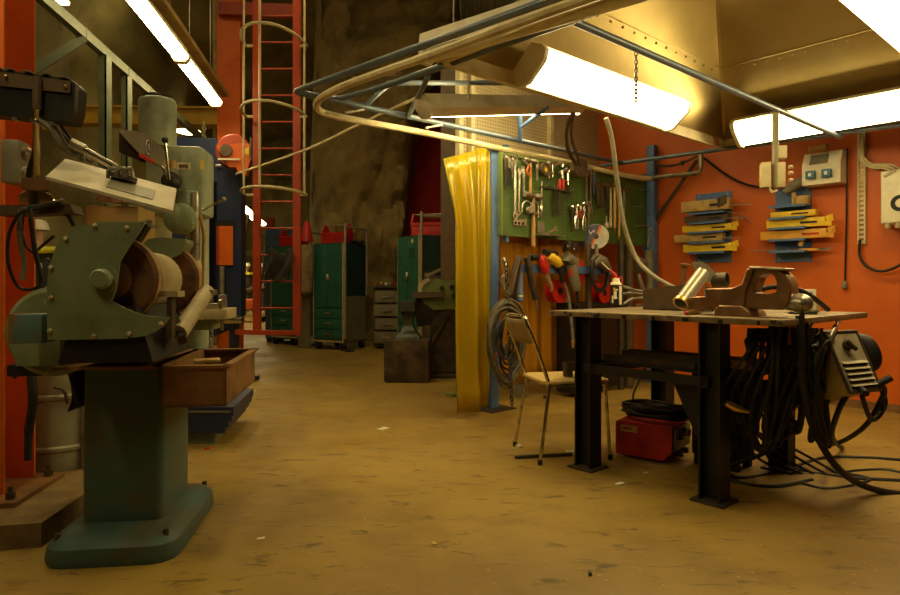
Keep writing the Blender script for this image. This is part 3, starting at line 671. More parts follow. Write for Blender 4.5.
# ---------- yellow grey welder hung at the right end ----------
hw = thing('hanging_welder', 'tilted welding machine with louvred front hung on chains at the right end of the bench', 'welder', AB(3.62, 1.12, .55))
Rw = Matrix.Rotation(PHI-math.radians(17), 3, 'Z') @ Matrix.Rotation(math.radians(-24), 3, 'X'); wc = pp(853, 361, 3.0) - Rw @ V((0, -.155, 0))
def wp(x, y, z): return wc+Rw @ V((x, y, z))
MB().box(wc, (.22, .3, .29), rot=Rw, bev=.008).build('case', 'ochre', hw)
mb = MB()
for q in (((-.112, -.155, .147), (.112, -.155, .147)), ((-.112, -.155, -.147), (.112, -.155, -.147)), ((-.112, -.155, -.147), (-.112, -.155, .147)), ((.112, -.155, -.147), (.112, -.155, .147)), ((-.112, -.155, .147), (-.112, .15, .147)), ((.112, -.155, .147), (.112, .15, .147))): mb.tube([wp(*q[0]), wp(*q[1])], .008, 8)
mb.build('edge_frame', 'darksteel', hw)
MB().box(wp(0, -.152, 0), (.208, .01, .278), rot=Rw).build('front_panel', 'shield', hw)
for k in range(5):
    MB().prism([wp(-.09, -.158, .0-.027*k), wp(.09, -.158, .0-.027*k), wp(.09, -.17, -.015-.027*k), wp(-.09, -.17, -.015-.027*k)], Rw @ V((0, .004, .002))).build('louvre', 'shield', hw)
mb = MB()
for k in range(5): mb.box(wp(0, -.1585, -.019-.027*k), (.18, .002, .009), rot=Rw)
mb.build('louvre_gap', 'black', hw)
mb = MB(); mb.tube([wp(-.01, -.155, .075), wp(-.01, -.18, .075)], .024, 12); mb.tube([wp(-.035, -.18, .095), wp(.02, -.18, .05)], .011, 8); mb.build('selector_knob', 'darksteel', hw)
MB().tube([wp(-.135, -.13, .06), wp(-.07, -.18, .15)], .013, 8).build('side_handle', 'steel', hw)
MB().tube([wp(.095, -.145, -.125), wp(.15, -.20, -.105)], .017, 10).build('cable_plug', 'rubber', hw)
MB().tube([wp(-.02, -.15, -.13), wp(-.12, -.23, -.17)], .014, 10).build('cable_plug', 'rubber', hw)
for c_, tx in ((wp(-.1, .05, .147), 3.35), (wp(.1, .0, .147), 3.72)): chain(MB(), c_, AB(tx, 1.145, .888), .005).build('chain', 'steel', hw)
MB().tube(spl([wp(-.11, -.1, .147), wp(0, -.1, .17), wp(.11, -.1, .147)], 4), .009, 8).build('carry_handle', 'darksteel', hw)
mb = MB()
hc0 = wp(.155, -.10, .05)
for k in range(6): mb.tube([hc0+Rw @ V((.012*k, .045*math.cos(t)*(1+.05*k), .10*math.sin(t)*(1-.03*k))) for t in [2*PI*i/24 for i in range(24)]], .011, 6, True)
one('cable_coil', mb, 'rubber', 'black cable coil hooked on the far side of the hanging welder', 'cable')
one('coil_bracket', MB().bar(wp(.10, -.06, .06), wp(.26, -.06, .15), .04, .012, Z), 'steel', 'short steel arm sticking out above the cable coil on the hanging welder', 'bracket')
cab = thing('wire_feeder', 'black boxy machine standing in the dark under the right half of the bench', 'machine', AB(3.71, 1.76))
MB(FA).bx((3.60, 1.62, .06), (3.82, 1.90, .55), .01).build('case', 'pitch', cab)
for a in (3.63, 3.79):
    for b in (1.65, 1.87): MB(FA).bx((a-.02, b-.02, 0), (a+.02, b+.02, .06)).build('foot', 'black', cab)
# ---------- cables around the bench ----------
def cable(name, pts, r, m, label, n=6, seg=8, grp='cables around the bench'): return one(name, pxtube(MB(), pts, r, n, seg), m, label, 'cable', grp)
cable('power_cable', ((799, 316, 2.95), (801, 345, 2.93), (803, 385, 2.95), (812, 425, 3.0), (835, 465, 3.08), (862, 485, 3.2), (900, 494, 3.25), (960, 495, 3.25), (1250, 495, 3.25)), .017, 'rubber', 'thick dark cable falling from the vise corner to the floor and off the right edge')
cable('power_cable', ((806, 322, 3.0), (808, 350, 3.0), (797, 375, 3.05), (788, 415, 3.1), (768, 450, 3.3), (740, 462, 3.45), (728, 470, 3.55), (735, 482, 3.43), (775, 487, 3.34), (812, 480, 3.47)), .012, 'rubber', 'black cable dropping from the bench corner into a loop by the near leg')
cable('power_cable', ((790, 370, 3.1), (800, 420, 3.2), (768, 455, 3.6), (800, 471, 3.64), (850, 478, 3.5), (900, 481, 3.45), (960, 484, 3.4), (1250, 484, 3.4)), .013, 'rubber', 'black cable running along the floor under the dark machine to the right edge')
cable('power_cable', ((800, 483, 3.41), (830, 489, 3.32), (870, 480, 3.47), (845, 473, 3.6), (880, 470, 3.66), (905, 474, 3.58)), .011, 'rubber', 'black cable squiggling on the floor right of the bench')
cable('power_cable', ((733, 440, 3.3), (726, 470, 3.5), (745, 478, 3.5), (785, 470, 3.66), (824, 458, 3.9), (870, 458, 3.9), (960, 462, 3.8), (1250, 462, 3.8)), .012, 'rubber', 'black cable along the back of the floor tangle')
cable('power_cable', ((868, 350+28, 3.1), (884, 388, 3.15), (880, 402, 3.2), (866, 425, 3.3), (845, 440, 3.6), (826, 446, 4.0)), .013, 'rubber', 'black cable bowing under the hanging welder')
cable('power_cable', ((846, 396, 3.05), (838, 412, 3.1), (832, 436, 3.4), (842, 448, 4.1)), .014, 'rubber', 'stout cable dropping from the lower plug of the hanging welder')
cable('power_cable', ((862, 396, 3.05), (872, 420, 3.15), (885, 405, 3.2), (880, 388, 3.2), (866, 378, 3.15)), .012, 'rubber', 'looped cable hanging from the right plug of the hanging welder')
cable('power_cable', ((840, 427, 5.05), (870, 428, 5.0), (905, 431, 4.75)), .014, 'rubber', 'dark cable lying along the foot of the orange wall')
mb = MB()
base = pp(819, 350, 3.0)
for k in range(8):
    cx = base+V((.006*k-.02, .02*math.sin(k), -.20))
    mb.tube([cx+AV*(.035+.004*k)*math.cos(t)+Z*(.22+.012*(k % 3))*math.sin(t)-BV*.02*math.sin(2*t+k) for t in [2*PI*i/30 for i in range(30)]], .0095, 6, True)
one('hose_bundle', mb, 'rubber', 'tall bundle of black hoses looped from the bench edge in front of the welder', 'cable', 'cables around the bench')
mb = MB()
for k in range(5): pxtube(mb, ((787-3*k, 325, 3.1), (778-9*k, 360, 3.02), (762-10*k, 410, 3.05+.05*k), (752+12*k, 452, 3.5+.05*k), (790+12*k, 474, 3.58)), .008)
rh = random.Random(11)
for k in range(18):
    x0 = 750+4.2*k; d0 = rh.uniform(2.98, 3.2); yb_ = rh.uniform(405, 452); wx = rh.uniform(-34, 10)
    pxtube(mb, ((x0, 328, d0), (x0+rh.uniform(-6, 4), 360, d0), (x0+wx*.6, (360+yb_)/2, d0+.05), (x0+wx, yb_, d0+.1), (x0+wx-12, yb_-12, d0+.12), (x0+wx*.5-16, 380, d0+.1)), rh.choice((.008, .010, .013)))
one('thin_leads', mb, 'rubber', 'dense tangle of black leads hanging under the right half of the bench', 'cable', 'cables around the bench')
one('steel_rod', MB().tube([ray_z(515, 457, .012), ray_z(572, 454, .012)], .011, 8), 'darksteel', 'dark steel rod lying on the floor under the chair', 'rod')
# ---------- pegboard and its tools ----------
BP = 3.80
pa0, pa1 = ray_b(501, 200, BP).dot(AV), ray_b(653, 200, BP).dot(AV)
peg = thing('pegboard', 'long green perforated tool board hung on the back of the booth', 'tool board', AB((pa0+pa1)/2, BP, 1.5))
M['peg'] = M['green']
nt = M['green'].node_tree; N = nt.nodes; L = nt.links; b = N['Principled BSDF']
tc = N.new('ShaderNodeTexCoord'); mp = N.new('ShaderNodeMapping'); mp.inputs['Rotation'].default_value = (0, 0, -PHI); mp.inputs['Scale'].default_value = (26, 0, 26); mp.inputs['Location'].default_value = (.5, 0, .5)
L.new(tc.outputs['Object'], mp.inputs['Vector'])
vo = N.new('ShaderNodeTexVoronoi'); vo.inputs['Randomness'].default_value = 0; vo.inputs['Scale'].default_value = 1; L.new(mp.outputs[0], vo.inputs['Vector'])
r_ = N.new('ShaderNodeMapRange'); r_.inputs['From Min'].default_value = .16; r_.inputs['From Max'].default_value = .2; L.new(vo.outputs['Distance'], r_.inputs['Value'])
old = b.inputs['Base Color'].links[0].from_socket; x = N.new('ShaderNodeMix'); x.data_type = 'RGBA'; L.new(r_.outputs['Result'], x.inputs[0]); x.inputs[6].default_value = (.012, .02, .005, 1); L.new(old, x.inputs[7]); L.new(x.outputs[2], b.inputs['Base Color'])
MB(FA).bx((pa0, BP, 1.50), (pa1, BP+.02, 2.205)).build('panel', 'green', peg)
mb = MB(FA); mb.bx((pa0, BP-.012, 2.2), (pa1, BP+.03, 2.215)); mb.bx((pa0-.012, BP-.015, 1.5), (pa0+.01, BP+.03, 2.215)); mb.bx((pa1-.01, BP-.012, 1.5), (pa1+.01, BP+.03, 2.215)); mb.build('edge_frame', 'limeg', peg)
for a in (pa0+.1, (pa0+pa1)/2, pa1-.1): MB(FA).bx((a-.02, BP+.02, 1.45), (a+.02, BP+.06, 2.3)).build('backing_rail', 'blue', peg)
GT = 'tools on the green board'
def B(px, py, off=.03): return ray_b(px, py, BP-off)
def hook(mb, px, py): p = B(px, py, 0); mb.tube([p, p-BV*.05, p-BV*.055+Z*.02], .004, 5); return mb
def tool(name, label, cat, px, py): return thing(name, label, cat, B(px, py), 0, GT)
def bar(p, q, w_=.02, th=.006): return MB().bar(p, q, w_, th, AV)
def hammer(px0, y0, y1, hw, label, hm='wood', big=1.):
    o = tool('hammer', label, 'hammer', px0, y1)
    t, b_ = B(px0, y0), B(px0, y1); MB().tube([t, t.lerp(b_, .5), b_], [.011*big, .013*big, .015*big], 8).build('handle', hm, o)
    c = t; MB().tube([c-AV*hw, c-AV*hw*.5, c-AV*hw*.3, c+AV*hw*.3, c+AV*hw*.5, c+AV*hw], [.02*big, .024*big, .017*big, .017*big, .024*big, .015*big], 10).build('head', 'steel', o)
def spanner(px, y0, y1, label, s=1., dx=0, off=.03):
    o = tool('spanner', label, 'spanner', px, y1)
    t, b_ = B(px, y0, off), B(px+dx, y1, off); d = (b_-t).normalized(); n = d.cross(BV)
    bar(t+d*.02*s, b_-d*.02*s, .018*s, .007).build('shaft', 'bright', o)
    MB().ring([b_+(d*math.cos(q)+n*math.sin(q))*.021*s-BV*.005 for q in [2*PI*k/12 for k in range(12)]], [b_+(d*math.cos(q)+n*math.sin(q))*.011*s-BV*.005 for q in [2*PI*k/12 for k in range(12)]], BV*.01).build('ring_end', 'bright', o)
    MB().prism([t+(d*x_+n*y_)*s-BV*.005 for x_, y_ in ((.024, -.01), (.01, -.024), (-.024, -.022), (-.028, -.012), (-.004, -.01), (-.004, .01), (-.028, .012), (-.024, .022), (.01, .024), (.024, .01))], BV*.01).build('jaw', 'bright', o)
def pliers(px, y0, y1, label, gm='red', off=.03):
    o = tool('pliers', label, 'pliers', px, y1)
    t, b_ = B(px, y0, off), B(px, y1, off); m_ = t.lerp(b_, .35)
    for s in (-1, 1):
        MB().tube([m_, m_.lerp(b_, .3)+AV*s*.022, b_+AV*s*.016], [.008, .01, .008], 8).build('grip', gm, o)
        MB().tube([m_, m_.lerp(t, .5)+AV*s*.01, t+AV*s*.003], [.012, .01, .005], 8).build('jaw', 'steel', o)
    MB().lathe([(.014, -.008), (.014, .008)], m_, BV, 10).build('pivot', 'steel', o)
def driver(px, y0, ym, y1, label, hm='red', off=.045):
    o = tool('screwdriver', label, 'screwdriver', px, y1)
    t, m_, b_ = B(px, y0, off), B(px, ym, off), B(px, y1, off)
    MB().tube([t, t.lerp(m_, .2), t.lerp(m_, .8), m_], [.009, .015, .015, .009], 10).build('handle', hm, o)
    MB().tube([m_, b_], .005, 6).build('blade', 'darksteel', o)
pliers(509, 156, 186, 'dark pliers hanging at the top left of the green board', 'black')
spanner(515, 159, 216, 'longest spanner at the left of the green board', 1.5)
spanner(519.5, 171, 213, 'spanner hanging right beside the longest one on the board', 1.1, -1)
o = tool('drilled_plate', 'pale drilled steel plate at the lower left of the green board', 'plate', 519, 225)
MB().prism([B(x, y, .012) for x, y in ((513, 213), (516, 213), (517, 220), (526, 219), (526, 226), (513, 225))], -BV*.008).build('plate', 'bright', o)
for x, y in ((515.5, 223), (519, 223.3), (523, 223.5)): MB().lathe([(.013, 0), (.013, .004)], B(x, y, .020), -BV, 10).build('hole', 'black', o)
hammer(530.5, 161, 196, .09, 'wooden handled hammer at the top left of the board above the sledge')
hammer(533.5, 196, 246, .12, 'sledge hammer with long wooden handle hanging below the board edge', big=1.35)
o = tool('pulley_clamp', 'small steel pulley clamp hanging left of the sledge hammer', 'clamp', 527, 214)
MB().lathe([(.03, -.02), (.036, -.015), (.02, 0), (.036, .015), (.03, .02)], B(529.5, 210, .04), BV, 14).build('wheel', 'steel', o)
MB().tube(spl([B(522, 212, .04), B(523, 204, .04), B(527, 201, .04), B(531, 204, .04), B(530, 210, .05)], 5), .008, 6).build('strap', 'steel', o)
def ringtool(name, label, cat, px, py, r0, r1, th, m, hub=None):
    o = tool(name, label, cat, px, py+5); c = B(px, py, .02)
    MB().lathe([(r1, 0), (r0, 0), (r0, th), (r1, th), (r1, 0)], c, -BV, 22, cap=False).build('ring', m, o)
    if hub: MB().lathe([(r1*1.0, .004), (r1, th*.8)], c, -BV, 16).build('core', hub, o)
    return o
ringtool('tape_roll', 'brown tape roll with yellow core hanging on the green board', 'tape', 543, 169.5, .058, .028, .04, 'leather', 'yellow')
o = tool('ring_snips', 'orange handled snips hanging left of the tape roll', 'snips', 528, 175)
MB().tube(spl([B(529, 165, .05), B(527, 170, .05), B(528.5, 175, .05), B(531, 171, .05), B(529.5, 166, .05)], 4), .008, 6).build('handle', 'orange', o)
MB().tube([B(529, 166, .05), B(524, 161, .05)], .01, 6).build('blade', 'steel', o)
for k, (x, y, lab) in enumerate(((557, 164.5, 'bright adjustable wrench lying across the top of the board'), (563, 171, 'bright pipe fitting hanging right of the adjustable wrench'))):
    o = tool('adjustable_wrench' if k == 0 else 'pipe_fitting', lab, 'wrench' if k == 0 else 'fitting', x, y+4)
    bar(B(x-4.5, y+1.5), B(x+5, y-2), .028, .012).build('shaft', 'bright', o)
    MB().tube([B(x+3, y-3, .03), B(x+6, y-1, .03), B(x+5, y+3, .03)], .014, 8).build('jaw', 'bright', o)
    if k: MB().tube([B(x-2, y, .04), B(x-1, y+7, .04)], .011, 8).build('stem', 'bright', o)
rack = tool('driver_rack', 'narrow steel rack holding red handled screwdrivers on the green board', 'rack', 557, 192)
MB(I4).bar(B(541, 187, .04), B(571, 192.5, .04), .05, .012, BV).build('rail', 'darksteel', rack)
for x, y in ((544, 186), (556, 189), (569, 191)): hook(MB(), x, y).build('bracket', 'steel', rack)
driver(560, 179, 190, 216, 'red handled screwdriver, left one of the pair in the rack'); driver(563.3, 179.5, 190.5, 214, 'red handled screwdriver, right one of the pair in the rack')
for x, y1, lab in ((554.5, 217, 'dark flat file hanging left in the screwdriver rack'), (557.3, 215, 'dark flat file hanging next to the red screwdrivers')):
    o = tool('flat_file', lab, 'file', x, y1); bar(B(x, 192), B(x, y1), .026, .006).build('blade', 'darksteel', o); MB().tube([B(x, 184), B(x, 192)], .011, 8).build('tang', 'darksteel', o)
# sling and hook
o = tool('lifting_sling', 'dark lifting sling looped down from the hood over the middle of the board', 'sling', 576, 180)
mb = MB(); pxtube(mb, ((573, 114, 4.55), (568, 122, 4.7), (566, 136, 5.1), (569, 152, 5.5), (576, 164, 5.7)), .017); pxtube(mb, ((574, 114, 4.55), (571, 126, 4.75), (572, 140, 5.1), (577, 155, 5.5), (580, 166, 5.7)), .013); mb.build('strap', 'leather', o)
mb = MB(); mb.prism([B(x, y, .05) for x, y in ((569, 163), (575, 159), (582, 161), (584, 168), (580, 178), (574, 177), (570, 171))], -BV*.05); mb.build('hook_block', 'leather', o)
# pliers holder
h_ = tool('pliers_holder', 'steel bracket carrying pliers below the middle of the board', 'holder', 580, 210)
MB().bar(B(571, 208, .04), B(590, 202, .04), .02, .03, Z).build('rail', 'steel', h_)
[MB().ball(B(x, y, .06), .018, 8).build('clip', 'bright', h_) for x, y in ((573, 207), (578, 206), (584, 203.5))]
pliers(576.5, 207, 229, 'bright pliers, left one in the steel bracket', 'bright', .05); pliers(580.5, 206, 218, 'short pliers with red grip in the steel bracket', 'red', .06); pliers(584, 206, 230, 'bright pliers, right one in the steel bracket', 'bright', .05)
spanner(586.5, 173, 206, 'long spanner in the middle of the board, left of the pair', 1.2); spanner(591, 172, 210, 'long spanner in the middle of the board, right of the pair', 1.3)
o = tool('hacksaw_blade', 'blue grey flat blade hanging right of the long spanners', 'blade', 595, 192); bar(B(594.5, 175, .045), B(595, 194, .045), .05, .006).build('blade', 'discblue', o); MB().tube([B(594, 172, .045), B(594.5, 175, .045)], .012, 6).build('tang', 'steel', o)
o = tool('wire_brush', 'brown wire brush hanging in the middle right of the board', 'brush', 602, 208); bar(B(600, 182, .05), B(602, 208, .05), .06, .03).build('body', 'leather', o); bar(B(598, 184, .075), B(599.5, 206, .075), .04, .03).build('bristles', 'darksteel', o)
rk = tool('peg_rail', 'steel rail with hooks at the upper right of the board', 'rail', 607, 185); MB().bar(B(597, 182, .04), B(628, 191, .04), .022, .02, Z).build('rail', 'oxide', rk)
[hook(MB(), x, y).build('hook', 'bright', rk) for x, y in ((600, 181), (610, 184), (622, 188), (627, 190))]
hammer(610.6, 187, 227, .055, 'hammer with pale shaft hanging at the right of the board', 'cream')
for x, y0, y1, lab in ((614.8, 188, 228, 'brown wooden rasp hanging right of the pale hammer'), (619, 196, 236, 'orange brown wooden rasp, last tool before the bare board')):
    o = tool('wood_rasp', lab, 'rasp', x, y1); MB().tube([B(x, y0, .05), B(x, (y0+y1)/2, .05), B(x, y1, .05)], [.013, .017, .014], 10).build('grip', 'wood', o); MB().tube([B(x, y1, .05), B(x, y1+9, .05)], [.008, .004], 6).build('spike', 'oxide', o); MB().tube([B(x-1, y0-3, .04), B(x+1.5, y0-3, .04)], .013, 8).build('ferrule', 'steel', o)
o = tool('oil_can', 'small round oiler hanging at the right of the grinding disc', 'oiler', 607, 228); MB().lathe([(.03, 0), (.034, .02), (.03, .05), (.008, .065), (.006, .12)], B(606.5, 228, .06)).build('body', 'steel', o)
def disc(px, py, r, label, off, face):
    o = tool('cutting_disc', label, 'disc', px, py+10); c = B(px, py, off); n = V((-.25, -1, .02)).normalized()
    MB().lathe([(r, 0), (r, .006)], c, n, 36).build('disc', 'discgrey', o)
    if face:
        u = V((.42, -.105, .9)); u = (u-n*u.dot(n)).normalized(); w_ = n.cross(u)
        if w_.dot(AV) > 0: w_ = -w_
        MB().prism([c+n*.0062+u*r*math.cos(t)*.98+w_*r*math.sin(t)*.98 for t in [PI*k/20 for k in range(21)]], n*.0012).build('blue_half', 'discblue', o)
        MB().prism([c+n*.0076+u*a_+w_*b_ for a_, b_ in ((-r*.97, -.006), (r*.97, -.006), (r*.96, .014), (-r*.96, .014))], n*.001).build('orange_band', 'orange', o)
        mb = MB(); mb.tube(spl([c+n*.008+u*.0+w_*.075, c+n*.008+u*.03+w_*.09, c+n*.008+u*.0+w_*.06, c+n*.008+u*.045+w_*.05, c+n*.008+u*.03+w_*.03], 4), .004, 5); mb.build('print', 'whiteink', o)
        MB().lathe([(.026, 0), (.026, .006), (.012, .008)], c+n*.006, n, 14).build('hub', 'darksteel', o)
    MB().cyl(c+BV*.0, c+BV*(off), .008).build('peg', 'steel', o)
disc(593.6, 236.5, .118, 'plain grey cutting disc half hidden behind the printed one', .05, 0)
disc(596.2, 236.5, .122, 'large cutting disc half blue and half white with an orange band', .085, 1)
o = tool('bit_set', 'upright row of bright bits on the small ledge under the board', 'bits', 541, 233)
for k in range(4): MB().tube([B(538+1.8*k, 233, .05), B(538+1.8*k, 223-(k % 2)*2, .05)], .008, 6).build('bit', 'bright', o)
spanner(555, 229, 234, 'open ended wrench lying on the ledge under the board', .9, -9, .06); 
one('tool_ledge', MB().bar(B(536, 234.5, .05), B(562, 236, .05), .09, .01, BV), 'steel', 'short steel ledge at the lower edge of the green board', 'ledge', GT)
for k, (x, y0, y1, r_, m_, nm, lab) in enumerate(((505.5, 158, 190, .014, 'darksteel', 'punch', 'dark punch hanging at the far left edge of the board'), (512, 160, 178, .012, 'steel', 'punch', 'short steel punch left of the longest spanner'), (523.5, 168, 196, .012, 'bright', 'punch', 'bright punch left of the top hammer'), (537, 163, 180, .013, 'steel', 'punch', 'steel punch between the top hammer and the tape roll'), (548.5, 163, 178, .014, 'brass', 'punch', 'brass coloured punch right of the tape roll'), (569, 172, 200, .010, 'darksteel', 'punch', 'dark punch at the right end of the screwdriver rack'), (572.5, 208, 232, .016, 'darksteel', 'punch', 'dark punch left of the pliers bracket'), (588, 206, 226, .013, 'steel', 'punch', 'steel punch right of the pliers bracket'), (606.5, 186, 214, .014, 'darksteel', 'punch', 'dark punch left of the pale hammer'), (624, 189, 222, .012, 'steel', 'punch', 'steel punch right of the wooden rasps'))):
    o = tool(nm, lab, 'punch', x, y1); p, q = B(x, y0), B(x+.4, y1)
    MB().tube([p, p.lerp(q, .4), p.lerp(q, .45), q], [r_*1.3, r_*1.3, r_, r_*.6], 8).build('shank', m_, o); MB().ball(p, r_*1.7, 8).build('head', 'steel', o)
for k, (x, y, s_, lab) in enumerate(((551, 167, 1., 'small clamp at the top of the board right of the tape roll'), (566, 175, 1.1, 'clamp hanging beside the lifting sling'), (536, 207, 1.2, 'clamp hanging beside the sledge hammer handle'))):
    o = tool('screw_clamp', lab, 'clamp', x, y+8); c = B(x, y, .04)
    MB().tube(spl([c+AV*.03*s_+Z*.03, c-AV*.03*s_+Z*.04, c-AV*.035*s_-Z*.05, c+AV*.03*s_-Z*.06], 5), .010*s_, 8).build('frame', 'steel', o); MB().tube([c+AV*.025*s_-Z*.09, c+AV*.025*s_+Z*.02], .008, 8).build('screw', 'bright', o)
o = tool('bright_chisel', 'bright chisel hanging between the hammers and the screwdriver rack', 'chisel', 541, 214); MB().tube([B(541.5, 206, .04), B(541, 214, .04), B(541, 217, .04)], [.014, .014, .006], 8).build('blade', 'bright', o); MB().tube([B(542, 181, .04), B(541.6, 206, .04)], .007, 6).build('shank', 'steel', o)
for k, (x0, y0, x1, y1, lab) in enumerate(((636, 226, 652, 226, 'long peg hook near the lower right of the board'), (641, 213, 654, 214, 'thin peg hook at the right edge of the board'), (640, 190, 655, 188, 'bent peg hook at the upper right edge of the board'), (633, 207, 638, 207, 'short peg hook on the bare right part of the board'))):
    p = B(x0, y0, 0); q = B(x1, y1, .0)-BV*.05; one('peg_hook', MB().tube([p, p-BV*.05, q, q+Z*.015], .006, 6), 'steel', lab, 'hook', GT)
o = one('hanging_chain', chain(MB(), B(650, 228, .06), B(648.5, 247, .06), .006, .045), 'steel', 'short chain hanging at the right edge of the green board', 'chain')
# ---------- tool rail under the board ----------
RB = 3.66
def Rr(px, py, off=0.): return ray_b(px, py, RB-off)
one('blue_tool_rail', MB(FA).bx((ray_b(522, 270, RB).dot(AV), RB, ray_b(540, 273, RB).z), (ray_b(612, 270, RB).dot(AV), RB+.05, ray_b(540, 273, RB).z+.07)), 'rackblue', 'blue steel rail under the board carrying the power tools', 'rail')
TS = 1.28
GR = 'power tools on the blue rail'
def rt(name, label, cat, px, py): return thing(name, label, cat, Rr(px, py), 0, GR)
o = rt('air_chisel', 'long dark air tool hanging leftmost on the blue rail', 'air tool', 533, 312)
MB().tube([Rr(527, 258, .03), Rr(529, 266, .03), Rr(532, 285, .03), Rr(536, 299, .03)], [.018, .026, .022, .022], 10).build('body', 'darksteel', o); MB().tube([Rr(536, 299, .03), Rr(537, 312, .03)], [.01, .005], 8).build('bit', 'steel', o); MB().tube([Rr(525, 259, .03), Rr(528, 261, .03), Rr(530, 255, .03)], .013, 8).build('hook', 'black', o)
o = rt('air_grinder', 'red and silver pencil grinder hanging second on the blue rail', 'grinder', 546, 291)
MB().tube([Rr(540, 256, .04), Rr(541, 258, .04), Rr(545, 270, .04), Rr(546, 273, .04)], [.02, .034, .034, .024], 12).build('body', 'red', o); MB().tube([Rr(546, 273, .04), Rr(551, 286, .04), Rr(552, 291, .04)], [.018, .018, .009], 10).build('shaft', 'bright', o); MB().tube([Rr(543, 257, .06), Rr(548, 270, .06)], .014, 8).build('lever', 'steel', o); MB().tube([Rr(531, 258, .03), Rr(540, 257, .03)], .02, 8).build('hose_end', 'black', o)
o = rt('power_drill', 'yellow and black drill hanging third on the blue rail', 'drill', 556, 285)
MB().tube([Rr(549, 256, .04), Rr(552, 258, .04), Rr(557, 262, .04), Rr(559, 265, .04)], [.024, .036, .036, .028], 12).build('body', 'yellow', o); MB().tube([Rr(559, 264, .04), Rr(563, 282, .04)], [.024, .018], 10).build('grip', 'black', o); MB().tube([Rr(544, 252, .03), Rr(556, 254, .03)], .022, 8).build('chuck', 'black', o); MB().tube(spl([Rr(563, 282, .04), Rr(568, 295, .05), Rr(571, 318, .06), Rr(573, 340, .06)], 5), .011, 8).build('hose', 'greycable', o); MB().tube([Rr(573, 340, .06), Rr(573, 348, .06)], [.014, .008], 8).build('nipple', 'brass', o)
o = rt('angle_grinder', 'grey green angle grinder hanging fourth on the blue rail', 'grinder', 573, 296)
MB().tube([Rr(566, 262, .07), Rr(567, 258, .07), Rr(573, 262, .07), Rr(575, 268, .07)], [.03, .045, .045, .034], 12).build('gear_head', 'greyp', o); MB().tube([Rr(571, 265, .07), Rr(574, 280, .07), Rr(577, 290, .07)], [.04, .042, .03], 12).build('body', 'greyp', o); MB().tube([Rr(577, 290, .07), Rr(578, 302, .07)], [.012, .008], 8).build('cable_sleeve', 'rubber', o); MB().bar(Rr(570, 269, .115), Rr(571.5, 276, .115), .03, .006, AV).build('red_label', 'red', o); MB().lathe([(.058, 0), (.06, .01), (.06, .03), (.045, .034)], Rr(571, 266, .04), BV-Z*.2, 18).build('guard', 'darksteel', o)
TS = 1.
def reel(px, py, r, label, off):
    o = rt('red_reel', label, 'reel', px, py+10); c = Rr(px, py, off)
    MB().lathe([(r, 0), (r, .012), (r*.55, .016), (r*.5, .05), (r*.55, .085), (r, .09), (r, .1), (r*.2, .1)], c, BV, 24).build('reel', 'red', o)
    MB().lathe([(r*.3, -.004), (r*.3, .0)], c, BV, 14).build('hub', 'black', o)
reel(578.5, 272, .115, 'red reel hanging behind the grey angle grinder', -.02); reel(560.5, 291, .11, 'red reel hanging low behind the yellow drill', -.05); reel(605, 293, .10, 'red reel low behind the spray can', -.02)
TS = 1.25
o = rt('side_grinder', 'grey grinder with loop of cable hanging above the spray can', 'grinder', 603, 270)
MB().tube([Rr(592, 263, .05), Rr(597, 259, .05), Rr(603, 262, .05), Rr(608, 270, .05)], [.03, .045, .045, .03], 12).build('body', 'greyp', o); MB().tube([Rr(596, 244, .04), Rr(597, 258, .05)], .015, 8).build('spindle', 'steel', o)
TS = 1.
mb = MB()
for k in range(6): c = Rr(600, 274, .02+.012*k); mb.tube([c+AV*(.11+.006*k)*math.cos(t)+Z*(.15+.012*(k % 3))*math.sin(t) for t in [2*PI*i/22 for i in range(22)]], .009, 6, True)
one('cable_loop', mb, 'rubber', 'dark loop of cable hanging on the rail left of the spray can', 'cable', GR)
o = rt('dark_visor', 'dark welding visor hanging under the board left of the cutting disc', 'visor', 575, 255)
MB().grid(lambda u, v: Rr(563+15*u, 243+10*v-3*math.sin(PI*u), .05+.09*math.sin(PI*u)), 12, 8).build('visor', 'black', o, solid=.006); [MB().ball(Rr(x, y, .15), .012, 6).build('rivet', 'bright', o) for x, y in ((568, 246), (574, 249))]
o = rt('heat_lamp_cone', 'grey metal cone and elbow pipe hanging at the right end of the rail', 'pipe', 641, 300)
MB().lathe([(.035, 0), (.06, .05), (.1, .12), (.105, .13)], ray_b(646, 262, 3.72), V((-.9, -.3, -.25)), 20).build('cone', 'greyp', o); MB().tube(spl([ray_b(638, 274, 3.66), ray_b(641, 284, 3.64), ray_b(645, 296, 3.62)], 4), .028, 10).build('elbow', 'steel', o); MB().tube([ray_b(649, 250, 3.7), ray_b(649.5, 300, 3.7)], .045, 12).build('pipe', 'greyp', o)
for k, (x, y0, y1, r_, m_, lab) in enumerate(((588.5, 244, 285, .03, 'leather', 'brown pipe standing behind the grey grinder'), (621, 240, 300, .035, 'darksteel', 'dark pipe standing behind the spray can'), (629, 246, 345, .045, 'leather', 'tall brown pipe standing behind the bench, right of the spray can'), (656, 316, 352, .03, 'chrome', 'bright pipe stub hanging under the back of the bench'))):
    if k == 3: one('steel_pipe', MB().tube([pp(654, 316, 4.6), pp(657, 352, 4.6)], [.035, .025], 10), m_, lab, 'pipe', 'pipes behind the bench')
    else: one('steel_pipe', MB().cyl(ray_b(x, y0, 3.70), V((ray_b(x, y0, 3.70).x, ray_b(x, y0, 3.70).y, 0)), r_), m_, lab, 'pipe', 'pipes behind the bench')
cb = thing('dark_cabinet', 'dark steel cabinet standing in the shadow behind the bench under the tool board', 'cabinet', AB(5.0, 3.72))
